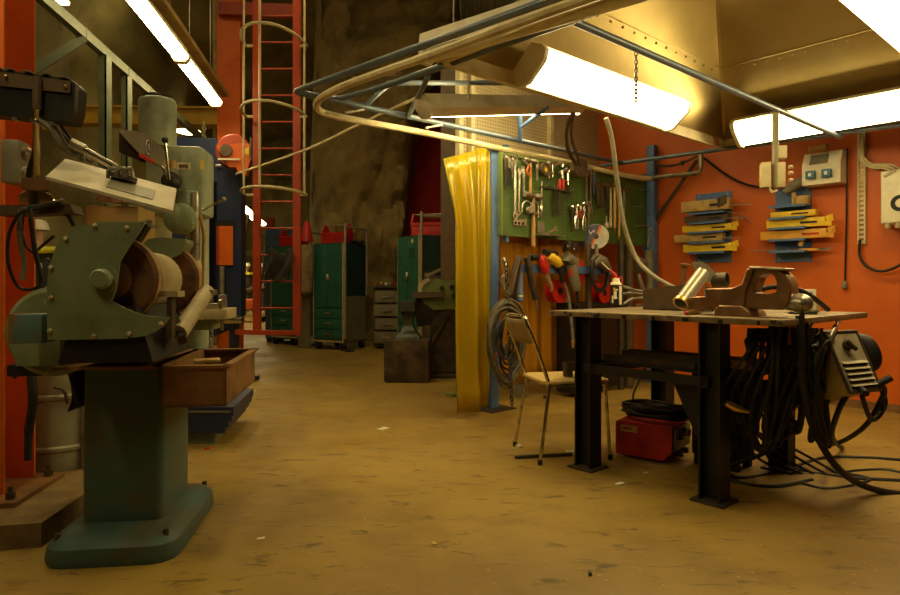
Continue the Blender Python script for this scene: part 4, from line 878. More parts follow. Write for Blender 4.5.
MB(FA).bx((4.80, 3.70, .04), (5.5, 3.92, .9), .006).build('body', 'black', cb); MB(FA).bx((4.82, 3.685, .08), (5.14, 3.70, .87)).build('door', 'black', cb); MB(FA).bx((5.16, 3.685, .08), (5.48, 3.70, .87)).build('door', 'black', cb)
# hung gear at the blue post
o = thing('leather_strap', 'brown leather strap loop hanging on the blue post above the cable coil', 'strap', ray_b(510, 300, 3.68))
MB().grid(lambda u, v: ray_b(511+ (8*math.sin(PI*u)*1.0 if u < .5 else 8*math.sin(PI*u)) + (u-.5)*6, 300-44*math.sin(PI*u), 3.66)-BV*.07*(v-.5), 22, 4).build('strap', 'leather', o, solid=.012)
MB().tube(spl([ray_b(503, 258, 3.62), ray_b(506, 270, 3.6), ray_b(502, 282, 3.62), ray_b(508, 295, 3.6)], 5), .02, 8).build('buckle_cord', 'steel', o)
mb = MB()
for k in range(11):
    c = ray_b(506+.5*(k % 4), 342+1.2*(k % 3), 3.66-.012*k)
    rx, ry = .16+.02*((k*5) % 4), .29+.016*((k*3) % 5)
    mb.tube([c+AV*rx*math.cos(t)*(1+.12*math.sin(t))+Z*ry*math.sin(t)+BV*.012*math.sin(2*t+k) for t in [2*PI*i/36 for i in range(36)]], .014, 6, True)
for k in range(5):
    c = ray_b(508+k, 330, 3.55); mb.tube(spl([c+Z*.12, c+AV*.05-Z*.05, c-AV*.04-Z*.15, c+AV*.05-Z*.28], 4), .009, 6)
one('welding_cable_coil', mb, 'coilgrey', 'large coil of grey brown welding cable hung on the blue post', 'cable')
mb = MB()
for k in range(6):
    c = ray_b(507+.7*(k % 3), 338+2*(k % 4), 3.53-.01*k); rx, ry = .075+.02*(k % 3), .17+.025*(k % 4)
    mb.tube([c+AV*rx*math.cos(t)*(1+.2*math.sin(t+k))+Z*ry*math.sin(t)+BV*.012*math.sin(3*t+k) for t in [2*PI*i/30 for i in range(30)]], .009, 6, True)
one('dark_lead_coil', mb, 'rubber', 'small dark lead coiled inside the large grey brown cable coil', 'cable')
one('hanging_chain', chain(MB(), ray_b(506, 262, 3.56), ray_b(512, 405, 3.52), .0055, .05), 'darksteel', 'long dark chain hanging in front of the cable coil on the blue post', 'chain')
one('red_rag', MB().grid(lambda u, v: ray_b(491+6*u, 353+14*v, 3.6)+BV*.02*math.sin(u*6+v*4), 8, 8), 'red', 'small red rag stuck behind the cable coil', 'rag', solid=.006)
o = thing('blue_cylinder', 'slim blue cylinder hanging right of the leather strap', 'cylinder', ray_b(519, 303, 3.68)); MB().lathe([(.028, 0), (.036, .01), (.036, .03), (.033, .035), (.033, .24), (.015, .27)], ray_b(519, 302, 3.68)).build('body', 'blue', o); MB().lathe([(.0365, .045), (.0365, .06)], ray_b(519, 302, 3.68)).build('white_band', 'white', o)
o = thing('floor_bottle', 'small grey bottle on a thin pole standing behind the chair', 'bottle', ray_z(520, 397, 0)); c = ray_z(521, 397, 0); MB().lathe([(.055, 0), (.06, .02), (.055, .14), (.02, .19)], c).build('bottle', 'greyp', o); MB().cyl(c+Z*.18, c+Z*.6, .008).build('pole', 'leather', o)
# big grey hose from the hood down to the bench
one('air_hose', MB().tube(spl([pp(606, 118, 4.2), pp(612, 140, 4.25), pp(617, 180, 4.3), pp(624, 225, 4.3), pp(636, 258, 4.25), pp(652, 275, 4.1), pp(668, 285, 4.0), pp(676, 288, 3.9)], 6), .016, 10), 'sidegrey', 'pale grey hose hanging from the hood and curving down to the bench', 'hose')
# ---------- orange wall fittings ----------
def Wp(px, py, off=0.): return ray_a(px, py, 6.3-off)
mA = -AV
def rodrack(px, y0, y1, shelves, label):
    l, r = Wp(px-17, (y0+y1)/2), Wp(px+19, (y0+y1)/2); b0_, b1_ = r.dot(BV), l.dot(BV); zt, zb = Wp(px, y0).z, Wp(px, y1).z
    o = thing('rod_rack', label, 'rack', AB(6.28, (b0_+b1_)/2, zb))
    MB(FA).bx((6.285, b0_, zb), (6.3, b1_, zt)).build('back_plate', 'rackblue', o)
    for y in shelves:
        z = Wp(px, y).z; mb = MB(FA); mb.bx((6.13, b0_, z-.006), (6.29, b1_, z)); mb.bx((6.125, b0_, z-.016), (6.132, b1_, z+.004)); mb.build('ledge', 'rackblue', o)
    for b in (b0_+.04, b1_-.04):
        for z in (zt-.03, zb+.03): MB().lathe([(.012, 0), (.01, .004)], AB(6.285, b, z), mA, 8).build('screw', 'steel', o)
    return o
S1, S2 = (213.5, 223, 232.5, 242.5, 252.5), (207, 218.5, 228.5, 240, 251.5)
rodrack(713, 193, 262.5, S1, 'blue wall rack with electrode packets, left one of the two on the orange wall'); rodrack(793, 188, 262, S2, 'blue wall rack with electrode packets, right one of the two on the orange wall')
EG = 'electrode packets on the wall racks'
def packet(x0, x1, y0, y1, m, label, opened=1, rods=0):
    pl, pr = Wp(x0, y1, .09), Wp(x1, y1, .09); z0 = pl.z*.5+pr.z*.5; hh = abs(Wp(x1, y0, .09).z-Wp(x1, y1, .09).z)
    b0_, b1_ = pr.dot(BV), pl.dot(BV)
    o = thing('electrode_packet', label, 'packet', AB(6.21, (b0_+b1_)/2, z0), 0, EG)
    MB(FA).bx((6.17, b0_, z0), (6.25, b1_, z0+hh), .003).build('packet', m, o)
    mb = MB(FA); mb.bx((6.168, b0_+.06, z0+hh*.35), (6.17, b0_+.2, z0+hh*.6)); mb.build('print', 'blackink' if m != 'orangecard' else 'red', o)
    if opened:
        c = AB(6.21, b0_, z0+hh/2); mb = MB()
        mb.prism([c+Z*hh*.5-AV*.04, c+Z*hh*.75-BV*.07-AV*.05, c-BV*.07-AV*.03, c-Z*hh*.1-BV*.02-AV*.04], AV*.004); mb.prism([c-Z*hh*.5-AV*.04, c-Z*hh*.6-BV*.06-AV*.05, c-Z*hh*.1-BV*.06-AV*.05, c-AV*.04], AV*.004); mb.build('torn_flap', m, o)
    if rods:
        mb = MB()
        for k in range(rods): c = AB(6.19+.012*(k % 3), b0_, z0+hh*(.3+.12*k/2)); mb.tube([c+BV*.05, c-BV*(.1+.05*(k % 3))-Z*.01*k], .006, 5)
        mb.build('rod', 'steel', o)
packet(683, 731, 200, 211, 'tan', 'tan torn packet on the top ledge of the left rack', 0, 3); packet(686, 729, 215.5, 222, 'leather', 'brown packet on the second ledge of the left rack', 0, 4)
packet(684, 733, 224.5, 231.5, 'yellow', 'yellow packet on the third ledge of the left rack'); packet(676, 724, 234, 241.5, 'tan', 'pale tan packet sticking out left on the fourth ledge of the left rack', 0, 2); packet(685, 733, 243.5, 251.5, 'yellow', 'yellow packet on the lowest ledge of the left rack')
packet(772, 817, 211, 217, 'yellow', 'slim yellow packet on the second ledge of the right rack', 0); packet(768, 826, 218.5, 227.5, 'yellow', 'big yellow packet on the third ledge of the right rack'); packet(762, 828, 230, 239, 'orangecard', 'orange yellow packet on the fourth ledge of the right rack', 1); packet(800, 818, 248.5, 251, 'orangecard', 'single thin packet on the lowest ledge of the right rack', 0, 1)
mb = MB(); c = Wp(722, 203, .13); mb.grid(lambda u, v: c+BV*(.09*(.5-u))-AV*.02*math.sin(PI*u)+Z*(.09*(v-.5)+.04*u), 10, 8); one('torn_wrapper', mb, 'leather', 'crumpled brown wrapper over the top packet of the left rack', 'wrapper', solid=.004)
o = thing('tape_roll', 'pale roll standing on the top ledge of the right rack', 'roll', Wp(803, 206, .08)); MB().lathe([(.06, 0), (.065, .01), (.065, .075), (.06, .08), (.03, .08), (.03, .06)], AB(6.20, Wp(803, 206, .08).dot(BV), Wp(793, 207).z), seg=20).build('roll', 'tan', o)
MB().tube([AB(6.20, Wp(803, 206, .08).dot(BV)+.07, Wp(793, 207).z), AB(6.20, Wp(803, 206, .08).dot(BV)+.07, Wp(793, 207).z+.12)], .02, 8).build('stub', 'tan', o)
p = Wp(800, 246, .12); one('small_brush', MB().tube([p, p+Z*.06-BV*.02, p+Z*.1-BV*.04], [.022, .02, .01], 8), 'tan', 'small stubby brush on the lower part of the right rack', 'brush')
one('loose_rod', MB().tube([AB(6.2, Wp(760, 252).dot(BV)+.05, Wp(793, 251.4).z+.012), AB(6.2, Wp(836, 252).dot(BV), Wp(793, 251.4).z+.012)], .006, 6), 'steel', 'thin welding rod lying across the lowest ledge of the right rack', 'rod')
one('loose_rod', MB().tube(spl([Wp(725, 212, .1), Wp(735, 213, .12), Wp(751, 222.5, .16)], 4), .006, 6), 'steel', 'bent welding rod poking out of the left rack', 'rod')
# conduit post with two switch boxes
sw = thing('switch_box', 'grey pair of switch boxes on a conduit hanging in front of the orange wall', 'switch box', pp(776, 188, 4.33))
MB().tube([pp(775.5, 113, 4.33), pp(775.5, 186, 4.33)], .022, 10).build('conduit', 'sidegrey', sw)
def bxp(mb, x0, x1, y0, y1, Y, dep, rz=PHI-PI/2+PI/2):
    c = pp((x0+x1)/2, (y0+y1)/2, Y); wx = (x1-x0)/F*Y; hz = (y1-y0)/F*Y
    return mb.box(c+V((0, dep*.5, 0)), (wx*.92, dep, hz), rz=-.35, bev=.006)
for x0, x1 in ((763.5, 773.5), (778, 788)):
    bxp(MB(), x0, x1, 162, 187, 4.30, .09).build('box', 'beige', sw)
    [MB().lathe([(.012, 0), (.012, .025)], pp(x0+(0 if x0 < 770 else 11), y, 4.4), (-1 if x0 < 770 else 1, 0, 0), 8).build('gland', 'beige', sw) for y in (167, 173, 180)]
bxp(MB(), 779, 789, 145, 158, 4.30, .07).build('upper_box', 'beige', sw)
MB().tube(spl([pp(769, 187, 4.33), pp(772, 192, 4.33), pp(777, 190, 4.33)], 4), .009, 6).build('cable_stub', 'cream', sw)
# outlet box
ob = thing('outlet_box', 'beige socket box with two blue sockets on the orange wall', 'socket box', AB(6.2, Wp(828, 170).dot(BV), Wp(828, 187).z))
cb_ = Wp(828, 170, .0); b0_, b1_ = Wp(847.5, 170).dot(BV), Wp(809.5, 170).dot(BV); z0, z1 = Wp(828, 186).z, Wp(828, 154).z
zm = z0+(z1-z0)*.62
MB(FA).prism([(6.3, b0_, z0), (6.12, b0_, z0), (6.12, b0_, zm), (6.18, b0_, z1), (6.3, b0_, z1)], (0, b1_-b0_, 0)).build('box', 'white', ob)
sl = V((.06, 0, z1-zm)).normalized()
mb = MB(FA); mb.prism([(6.118, b1_-.06, zm), (6.118, b0_+.1, zm), (6.118+.05, b0_+.1, zm+(z1-zm)*.8), (6.118+.05, b1_-.06, zm+(z1-zm)*.8)], (-.004, 0, 0)); mb.build('breaker_window', 'greyp', ob)
for b in (b1_-.08, b0_+.1): MB(FA).bx((6.07, b-.035, z0+.05), (6.12, b+.035, z0+.12), .004).build('socket', 'sock', ob); MB(FA).bx((6.066, b-.012, z0+.07), (6.07, b+.012, z0+.1)).build('socket_mark', 'whiteink', ob)
MB().tube([AB(6.14, b1_-.05, z1+.03), AB(6.14, b1_-.2, z1+.035)], .028, 10).build('wooden_grip', 'wood', ob)
[MB().tube([AB(6.16, b_, z1-.01), AB(6.15, b_, z1+.04)], .008, 6).build('grip_bracket', 'steel', ob) for b_ in (b1_-.06, b1_-.19)]
MB().tube([AB(6.2, b1_-.01, z0+.07), AB(6.17, b1_+.12, z0-.0), AB(6.15, b1_+.16, z0-.04)], [.05, .045, .025], 12).build('plug', 'greyp', ob)
one('wall_cable', MB().tube(spl([Wp(704, 158, .05), Wp(722, 172, .05), Wp(745, 184, .05), Wp(770, 188, .08), Wp(790, 187, .08), Wp(800, 184, .1)], 6), .012, 6), 'rubber', 'dark cable sagging along the orange wall to the socket box plug', 'cable', 'cables on the orange wall')
one('wall_cable', MB().tube([Wp(847, 148, .02), Wp(846.5, 220, .02), Wp(845, 282, .02)], .008, 6), 'rubber', 'thin cable hanging straight down beside the socket box, plug at its end', 'cable', 'cables on the orange wall')
o = thing('cable_plug', 'small pale plug at the end of the thin cable on the orange wall', 'plug', Wp(844.5, 288, .03)); MB().tube([Wp(845, 281, .03), Wp(844.5, 285, .03), Wp(844.5, 288, .03)], [.012, .024, .024], 10).build('plug', 'greyp', o); [MB().cyl(Wp(x, 287.5, .03), Wp(x, 290, .03), .006).build('pin', 'brass', o) for x in (843, 846)]
# cable tray and C box
ct = thing('cable_tray', 'perforated steel strip standing vertically on the orange wall left of the white box', 'cable tray', AB(6.28, Wp(862, 240).dot(BV), Wp(862, 244).z))
b0_, b1_ = Wp(866.5, 200).dot(BV), Wp(858.5, 200).dot(BV); z0, z1 = Wp(862, 244).z, Wp(862, 132).z
mb = MB(FA); mb.bx((6.27, b0_, z0), (6.3, b0_+.012, z1)); mb.bx((6.27, b1_-.012, z0), (6.3, b1_, z1)); mb.bx((6.285, b0_, z0), (6.3, b1_, z1)); mb.build('strip', 'cream', ct)
n_ = 22
for k in range(n_): z = z0+.03+(z1-z0-.06)*k/n_; MB(FA).bx((6.282, (b0_+b1_)/2-.018, z), (6.286, (b0_+b1_)/2+.018, z+.02)).build('slot', 'oxide', ct)
mb = MB()
for k in range(3): mb.tube(spl([Wp(859.5+1.8*k, 138, .05), Wp(860+1.6*k, 155, .05), Wp(863+1.4*k, 163-2*k, .05), Wp(873, 168-2*k, .06), Wp(882+5*k, 168-1.5*k, .06), Wp(890+6*k, 171, .06), Wp(891+6*k, 178, .06)], 6), .0095, 6)
one('grey_cables', mb, 'cream', 'three pale cables bending from the cable tray into the white box', 'cable', 'cables on the orange wall')
wb = thing('junction_box', 'white enamel switchgear box marked with a black C on the orange wall', 'electrical box', AB(6.2, Wp(905, 200).dot(BV), Wp(895, 228).z))
b1_ = Wp(880, 200, .19).dot(BV); b0_ = b1_-.52; z0, z1 = Wp(884, 226).z, Wp(884, 174).z
MB(FA).bx((6.12, b0_, z0), (6.3, b1_, z1), .015).build('box', 'white', wb); MB(FA).bx((6.105, b0_+.01, z0+.01), (6.12, b1_-.01, z1-.01), .01).build('cover', 'white', wb)
mb = MB(); mb.text('C', .17, AB(6.104, Wp(899, 205, .2).dot(BV), Wp(897, 204, .2).z), -BV, Z, .0015, .008); mb.build('letter_C', 'blackink', wb, flat=True)
[MB().tube([AB(6.13, b_, z0-.035), AB(6.13, b_, z0+.02)], .02, 8).build('gland', 'beige', wb) for b_ in (b1_-.05, b1_-.12, b1_-.22, b1_-.3)]
mb = MB(); mb.tube([AB(6.1, b1_-.03, z1-.05), AB(6.1, b1_-.11, z1-.01)], .012, 6); mb.build('hinge', 'steel', wb)
one('wall_cable', MB().tube(spl([Wp(860, 240, .04), Wp(860, 256, .04), Wp(868, 267, .05), Wp(884, 271, .06), Wp(905, 262, .1), Wp(915, 247, .14), Wp(916, 231, .16)], 6), .012, 8), 'rubber', 'dark cable looping under the white box at the right edge', 'cable', 'cables on the orange wall')
one('wall_pipe', MB().tube(spl([Wp(640, 180, .12), Wp(660, 177, .12), Wp(690, 174, .12), Wp(699, 172, .12), Wp(701, 166, .12), Wp(701, 152, .12)], 5), .022, 8), 'steel', 'thin bent steel pipe along the top of the orange wall near the booth corner', 'pipe')
one('wall_brace', MB().tube([Wp(697, 160, .06), Wp(654, 222, .06)], .02, 8), 'darksteel', 'dark slanting rod on the orange wall left of the left rack', 'rod')
mb = MB(); mb.tube(spl([Wp(653, 165, .1), Wp(668, 166, .1), Wp(682, 163, .1), Wp(697, 156, .1)], 5), .014, 6); mb.ball(Wp(682, 163, .1), .03, 8)
one('wall_cable', mb, 'darksteel', 'dark cable with a bright clip strung under the blue tube in the booth corner', 'cable', 'cables on the orange wall')
# ---------- pedestal grinder ----------
GC = pp(106, 279, 2.25)                              # shaft end
def GD(d): return GC + DV*d                          # along the shaft
gr = thing('pedestal_grinder', 'big old double wheel bench grinder on a blue green cast pedestal', 'grinder', V((-1.33, 2.8, 0)), HA)
gx = V((-1.36, 2.76, 0))
def gq(x, y, z): return gx+RV*x+DV*y+Z*z
mb = MB()
def rr(hx, hy, r, z): return [gq(sx*(hx-r)+r*math.cos(math.radians(a)), sy*(hy-r)+r*math.sin(math.radians(a)), z) for sx, sy, s in ((1, 1, 0), (-1, 1, 90), (-1, -1, 180), (1, -1, 270)) for a in (s, s+30, s+60, s+90)]
def loft(mb, secs):
    n = len(secs[0]); vs = [p for s in secs for p in s]
    mb.add(vs, [tuple(range(n))[::-1], tuple(range(n*(len(secs)-1), n*len(secs)))]+[(k*n+i, k*n+(i+1) % n, (k+1)*n+(i+1) % n, (k+1)*n+i) for k in range(len(secs)-1) for i in range(n)]); return mb
loft(MB(), [rr(.155, .20, .03, .05), rr(.158, .20, .03, .40), rr(.155, .19, .03, .74)]).build('column', 'pedestal', gr)
loft(MB(), [rr(.245, .36, .09, 0), rr(.25, .365, .09, .025), rr(.245, .36, .09, .07), rr(.215, .325, .07, .10), rr(.19, .27, .05, .115)]).build('base', 'pedestal', gr)
[MB().lathe([(.012, .07), (.012, .112), (.008, .116)], gq(sx*.20, sy*.30, 0), (0, 0, 1), 6).build('anchor_bolt', 'darksteel', gr) for sx in (-1, 1) for sy in (-1, 1)]
gp = [(47.7, 340), (46.8, 320), (46.8, 287), (49, 266), (56, 246), (61, 238), (69, 232), (77, 227), (87, 224), (98, 222), (120, 221.5), (144.5, 222.5), (139, 232), (128, 247), (119, 262), (118, 272), (115.6, 289.6), (111, 301), (124, 308), (139, 314), (155, 317), (169, 317), (166, 322), (162, 327), (154, 332), (144.5, 336), (127, 338.5), (90, 339.5)]
MB().trace(gp, GC-DV*.02, DV, .014).build('guard_plate', 'machine', gr)
back = [ray(x, y, GC-DV*.006, DV) for x, y in gp[:13]]
mb = MB()
for p, q in zip(back, back[1:12]): mb.prism([p, q, q+(GC-q)*.03, p+(GC-p)*.03], DV*.16)
mb.build('guard_rim', 'machine', gr)
mb = MB(); mb.lathe([(.05, -.022), (.05, -.03), (.036, -.03), (.034, -.06), (.028, -.066)], GC, DV, 22); mb.build('shaft_cap', 'machine', gr)
for x, y in ((50, 331), (51, 298), (51, 268), (66, 239), (95, 226), (127, 228), (94, 336), (129, 334), (161, 324)): MB().ball(ray(x, y, GC-DV*.022, DV), .0095, 8).build('cover_bolt', 'beige', gr)
def wheel(d, r, t, cc=0.):
    o = GD(d)
    q = MB().lathe([(.05, -.004), (r-.012, -.004), (r, .006), (r, t-.006), (r-.012, t+.004), (.05, t+.004)], o, DV, 40).build('grinding_wheel', 'wheel', gr)
    MB().lathe([(r+.001, .012), (r+.0015, .02), (r+.0015, t-.02), (r+.001, t-.012)], o, DV, 40, cap=False).build('wheel_face', 'wheelrim', q)
    MB().lathe([(.075, -.012), (.06, -.02), (.03, -.022)], o, DV, 24).build('flange', 'rusty', q)
wheel(.05, .16, .07); wheel(.62, .162, .07)
MB().lathe([(.06, .12), (.105, .14), (.118, .18), (.118, .52), (.105, .56), (.06, .60)], GC, DV, 28).build('motor', 'beige', gr)
MB().lathe([(.022, -.01), (.022, .76)], GC, DV, 12).build('shaft', 'steel', gr)
g2 = GD(.60)
q2 = [ray(x, y, g2, DV) for x, y in ((140, 262), (141, 246), (148, 239), (160, 237), (185, 239), (186, 243), (180, 254), (172, 258), (160, 262))]
MB().prism(q2, DV*.13).build('rear_guard', 'machine', gr)
MB().prism([ray(x, y, GD(.61), DV) for x, y in ((150, 300), (185, 318), (190, 322), (180, 330), (150, 334))], DV*.1).build('rear_guard_flange', 'machine', gr)
MB().prism([GC+RV*x-Z*z for x, z in ((-.10, .10), (.10, .10), (.16, .30), (-.16, .30))], DV*.5).build('motor_foot', 'beam', gr)
# guard adjuster
MB().tube([pp(137, 240, 2.3), pp(146, 225, 2.3), pp(150, 222, 2.32)], [.02, .022, .012], 8).build('guard_clamp', 'darksteel', gr)
# tool rests
o = MB(); o.prism([ray(x, y, GD(.09), DV) for x, y in ((153, 291), (178, 291), (178, 297), (153, 297))], DV*.09); o.build('tool_rest', 'beige', gr)
MB().prism([ray(x, y, GD(.1), DV) for x, y in ((167, 297), (171.5, 297), (172, 338), (166, 338))], DV*.05).build('rest_post', 'darksteel', gr)
MB().prism([ray(x, y, GD(.62), DV) for x, y in ((196, 290), (213, 290), (213, 295), (196, 295))], DV*.09).build('tool_rest', 'steel', gr)
o = MB(); o.tube([pp(178, 334, 2.45), pp(207, 292, 2.95)], .034, 14); o.build('rest_arm', 'beige', gr)
MB().bar(pp(175, 318, 2.52), pp(182, 340, 2.45), .03, .05, RV).build('arm_bracket', 'darksteel', gr)
# left blower housing
bc = pp(68, 333, 2.62)
MB().lathe([(.05, -.11), (.16, -.11), (.18, -.09), (.18, .07), (.16, .09), (.05, .09)], pp(64, 330, 2.62), DV, 30).build('blower_housing', 'machine', gr)
MB().prism([ray(x, y, GC+DV*.22, DV) for x, y in ((13, 318), (42, 300), (60, 330), (60, 366), (16, 366), (12, 350))], DV*.14).build('blower_outlet', 'machine', gr)
mb = MB(); mb.box(pp(34, 328, 2.3), (.10, .10, .105), HA, .004); mb.build('switch_housing', 'bluerust', gr)
mb = MB(); mb.box(pp(17.5+5, 328, 2.3)+V((-.012, -.003, 0)), (.02, .104, .108), HA); mb.build('rust_edge', 'rusty', gr)
# tray and water bin
tz = .765
def hq(x, y, z): return V((-.865, 2.45, 0))+RV*x+DV*y+Z*z
mb = MB()
mb.prism([hq(-.62, .05, tz), hq(-.24, -.03, tz), hq(0, 0, tz), hq(.02, 0, tz), hq(.02, .66, tz), hq(-.62, .66, tz)], Z*-.012) if False else None
mb.prism([hq(-.64, .02, tz), hq(-.26, -.01, tz), hq(-.26, .66, tz), hq(-.64, .66, tz)], -Z*.012)
for a, b in (((-.26, -.01), (.012, .035)), ((-.26, .62), (.012, .66)), ((-.02, .0), (.012, .66)), ((-.29, -.01), (-.24, .66))):
    mb.prism([hq(a[0], a[1], tz), hq(b[0], a[1], tz), hq(b[0], b[1], tz), hq(a[0], b[1], tz)], -Z*.01)
mb.build('tray_plate', 'rusty', gr)
mb = MB(); bt = .605
for a, b in (((-.245, 0), (-.005, .008)), ((-.245, .632), (-.005, .64)), ((-.245, 0), (-.237, .64)), ((-.013, 0), (-.005, .64))):
    mb.prism([hq(a[0], a[1], bt), hq(b[0], a[1], bt), hq(b[0], b[1], bt), hq(a[0], b[1], bt)], Z*(tz-.011-bt))
mb.prism([hq(-.245, 0, bt), hq(-.005, 0, bt), hq(-.005, .64, bt), hq(-.245, .64, bt)], Z*.008)
mb.build('water_bin', 'rusty', gr)
one('folded_cloth', MB().box(ray_z(207, 360.5, tz+.006), (.10, .07, .012), .4, .003), 'tan', 'tan folded cloth pad on the rim of the rusty bin', 'cloth')
mb = MB(); p = ray_z(82, 357, tz+.02); mb.grid(lambda u, v: p+V((.12*(u-.5), .08*(v-.5), .025*(u-.3)+.015*fbm((u*4, v*4, 5)))), 12, 8)
one('crumpled_paper', mb, 'paper', 'crumpled pale paper on the left end of the grinder tray', 'paper', solid=.003)
o = thing('black_glove', 'black glove shaped rag hanging below the tray, left of the grinder pedestal', 'rag', pp(78, 410, 2.6)); MB().grid(lambda u, v: pp(68+20*u+4*v, 360+52*(1-v)-8*u, 2.62)+DV*.03*math.sin(u*6+v*5), 12, 12).build('rag', 'cloth', o, solid=.01)
# ---------- orange column at the left edge ----------
P0 = pp(-14, 300, 2.98)
colo = thing('orange_column', 'orange steel column at the left edge with a bolted base plate', 'column', V((P0.x, P0.y, .08)), HA)
def cq(x, y, z): return V((P0.x, P0.y, 0))+RV*x+DV*y+Z*z
w_, d_, t_ = .15, .14, .014
MB().prism([cq(x, y, .12) for x, y in ((-w_, -d_), (w_, -d_), (w_, -d_+t_), (.008, -d_+t_), (.008, d_-t_), (w_, d_-t_), (w_, d_), (-w_, d_), (-w_, d_-t_), (-.008, d_-t_), (-.008, -d_+t_), (-w_, -d_+t_))], Z*4.6).build('beam', 'orange', colo)
MB().prism([cq(-.3, -.26, .10), cq(.26, -.26, .10), cq(.26, .2, .10), cq(-.3, .2, .10)], Z*.022).build('base_plate', 'rusty', colo)
for x, y in ((.21, -.2), (.21, .14), (-.2, -.2)): MB().lathe([(.02, .0), (.02, .03), (.01, .03), (.01, .055)], cq(x, y, .122), seg=6).build('bolt', 'darksteel', colo)
mb = MB(); mb.prism([cq(-.5, -.55, 0), cq(.46, -.46, 0), cq(.5, .35, 0), cq(-.5, .35, 0)], Z*.10); struct('trim_11', mb, 'concrete')
# barrel
bp_ = V((pp(43, 400, 3.3).x, 3.45, 0)); o = thing('steel_drum', 'galvanised steel drum with raised bands behind the grinder pedestal', 'drum', bp_)
MB().lathe([(.20, 0), (.205, .01), (.205, .20), (.213, .21), (.213, .225), (.205, .235), (.205, .47), (.213, .48), (.213, .495), (.205, .505), (.205, .70), (.212, .705), (.212, .72), (.19, .72)], bp_, seg=36).build('drum', 'barrel', o)
mb = MB(); a_ = math.radians(-30); mb.tube([bp_+V((.222*math.cos(a_), .222*math.sin(a_), .02)), bp_+V((.222*math.cos(a_), .222*math.sin(a_), .70))], .014, 8); mb.build('strip', 'steel', o)
mb = MB(); mb.tube(spl([bp_+V((.10, -.19, .54)), bp_+V((.10, -.215, .55)), bp_+V((.14, -.20, .53)), bp_+V((.14, -.17, .46))], 4), .008, 6); mb.build('handle', 'darksteel', o)
one('hanging_strap', MB().tube(spl([pp(30, 360, 2.9), pp(33, 400, 2.88), pp(29, 430, 2.9), pp(28, 460, 2.9)], 4), [.02]*9+[.016]*4, 8), 'rubber', 'black strap hanging in front of the steel drum', 'strap')
o = thing('grinder_cable_bracket', 'dark clamp block under the blower housing left of the grinder', 'bracket', pp(32, 370, 2.7)); MB().box(pp(31, 369, 2.62), (.14, .1, .05), HA, .01).build('block', 'black', o); MB().tube([pp(14, 377, 2.6), pp(22, 368, 2.6)], .012, 6).build('hook', 'black', o)
# ---------- hoods, arms and hoses above the grinder ----------
bh = thing('notched_housing', 'black rectangular metal housing with notched edges on a pole at the upper left', 'housing', pp(37, 125, 2.5))
q = [pp(x, y, 2.45) for x, y in ((-18, 67), (70, 79), (75, 83), (77, 88), (75, 111), (71, 122), (-18, 113))]
MB().prism(q, DV*.09).build('shell', 'black', bh)
MB().prism([pp(x, y, 2.44) for x, y in ((-18, 69), (70, 81), (70, 93), (-18, 84))], DV*.006).build('face_strip', 'leather', bh)
[MB().prism([pp(x, y-1.3, 2.435), pp(x+8, y-.6, 2.435), pp(x+8, y+.6, 2.435), pp(x, y-.1, 2.435)], DV*.05).build('top_tab', 'steel', bh) for x, y in ((-8, 67.6), (4, 68.6), (22, 71), (40, 73.5), (58, 77))]
[MB().prism([pp(x, y-.8, 2.435), pp(x+6, y, 2.435), pp(x+6, y+2, 2.435), pp(x, y+1.2, 2.435)], DV*.03).build('bottom_tab', 'bright', bh) for x, y in ((11, 117.5), (30, 120), (48, 122))]
[MB().ball(pp(x, y, 2.435), .008, 8).build('rivet', 'brass', bh) for x, y in ((6, 76.5), (65, 86.5))]
MB().tube([pp(77.2, 86, 2.45), pp(75.6, 112, 2.45)], .006, 6).build('edge_trim', 'steel', bh)
MB().tube([pp(37, 77, 2.43), pp(37, 109, 2.43)], .016, 8).build('clamp_bar', 'leather', bh)
MB().tube([pp(37, 108, 2.44), pp(37, 180, 2.55)], .013, 10).build('pole', 'chrome', bh)
MB().box(pp(36, 185, 2.55), (.085, .06, .05), HA, .006).build('pole_socket', 'rusty', bh)
br = thing('wall_bracket', 'brown steel bracket beam running from the orange column to the right behind the grinder', 'bracket', pp(30, 209, 2.7))
MB().prism([pp(x, y, 2.62) for x, y in ((-4, 205), (70, 204), (74, 213), (-4, 215))], DV*.1).build('beam', 'leather', br)
MB().tube([pp(34, 189, 2.56), pp(34, 206, 2.63)], .02, 8).build('upright', 'darksteel', br)
MB().grid(lambda u, v: pp(19+34*u, 200-11*math.sin(PI*(.15+.75*u))*(1-v)+3*v, 2.6+.15*v), 12, 5).build('dish', 'beige', br, solid=.006)
sb = thing('starter_box', 'dark grey rounded starter box with two round fittings on the orange column', 'box', pp(14, 160, 2.8))
MB().box(pp(15.5, 163, 2.78), (.075, .1, .19), HA, .012).build('box', 'greyp', sb)
for y in (154, 173): MB().lathe([(.028, 0), (.03, .02), (.018, .03)], pp(24, y, 2.72), RV, 14).build('fitting', 'steel', sb)
wl_ = thing('tilted_shield', 'flat pale grey sheet metal shield tilted above the grinder on a jointed arm', 'shield', pp(112, 188, 2.5))
q = [pp(65.5, 161.5, 2.62), pp(46, 179.6, 2.35), pp(173, 213.7, 2.35), pp(176.5, 191.4, 2.62)]
MB().prism(q, Z*.012).build('sheet', 'shield', wl_)
nn = (q[1]-q[0]).cross(q[2]-q[1]).normalized()
if nn.z < 0: nn = -nn
mb = MB(); s = lambda u, v: q[0].lerp(q[3], u).lerp(q[1].lerp(q[2], u), v)+Z*.0125
mb.prism([s(.45, .38), s(.83, .38), s(.83, .8), s(.45, .8)], Z*.003); mb.build('pad', 'greyp', wl_)
MB().tube([pp(70, 143, 2.48), pp(84, 150, 2.5)], .022, 10).build('arm_joint', 'steel', wl_)
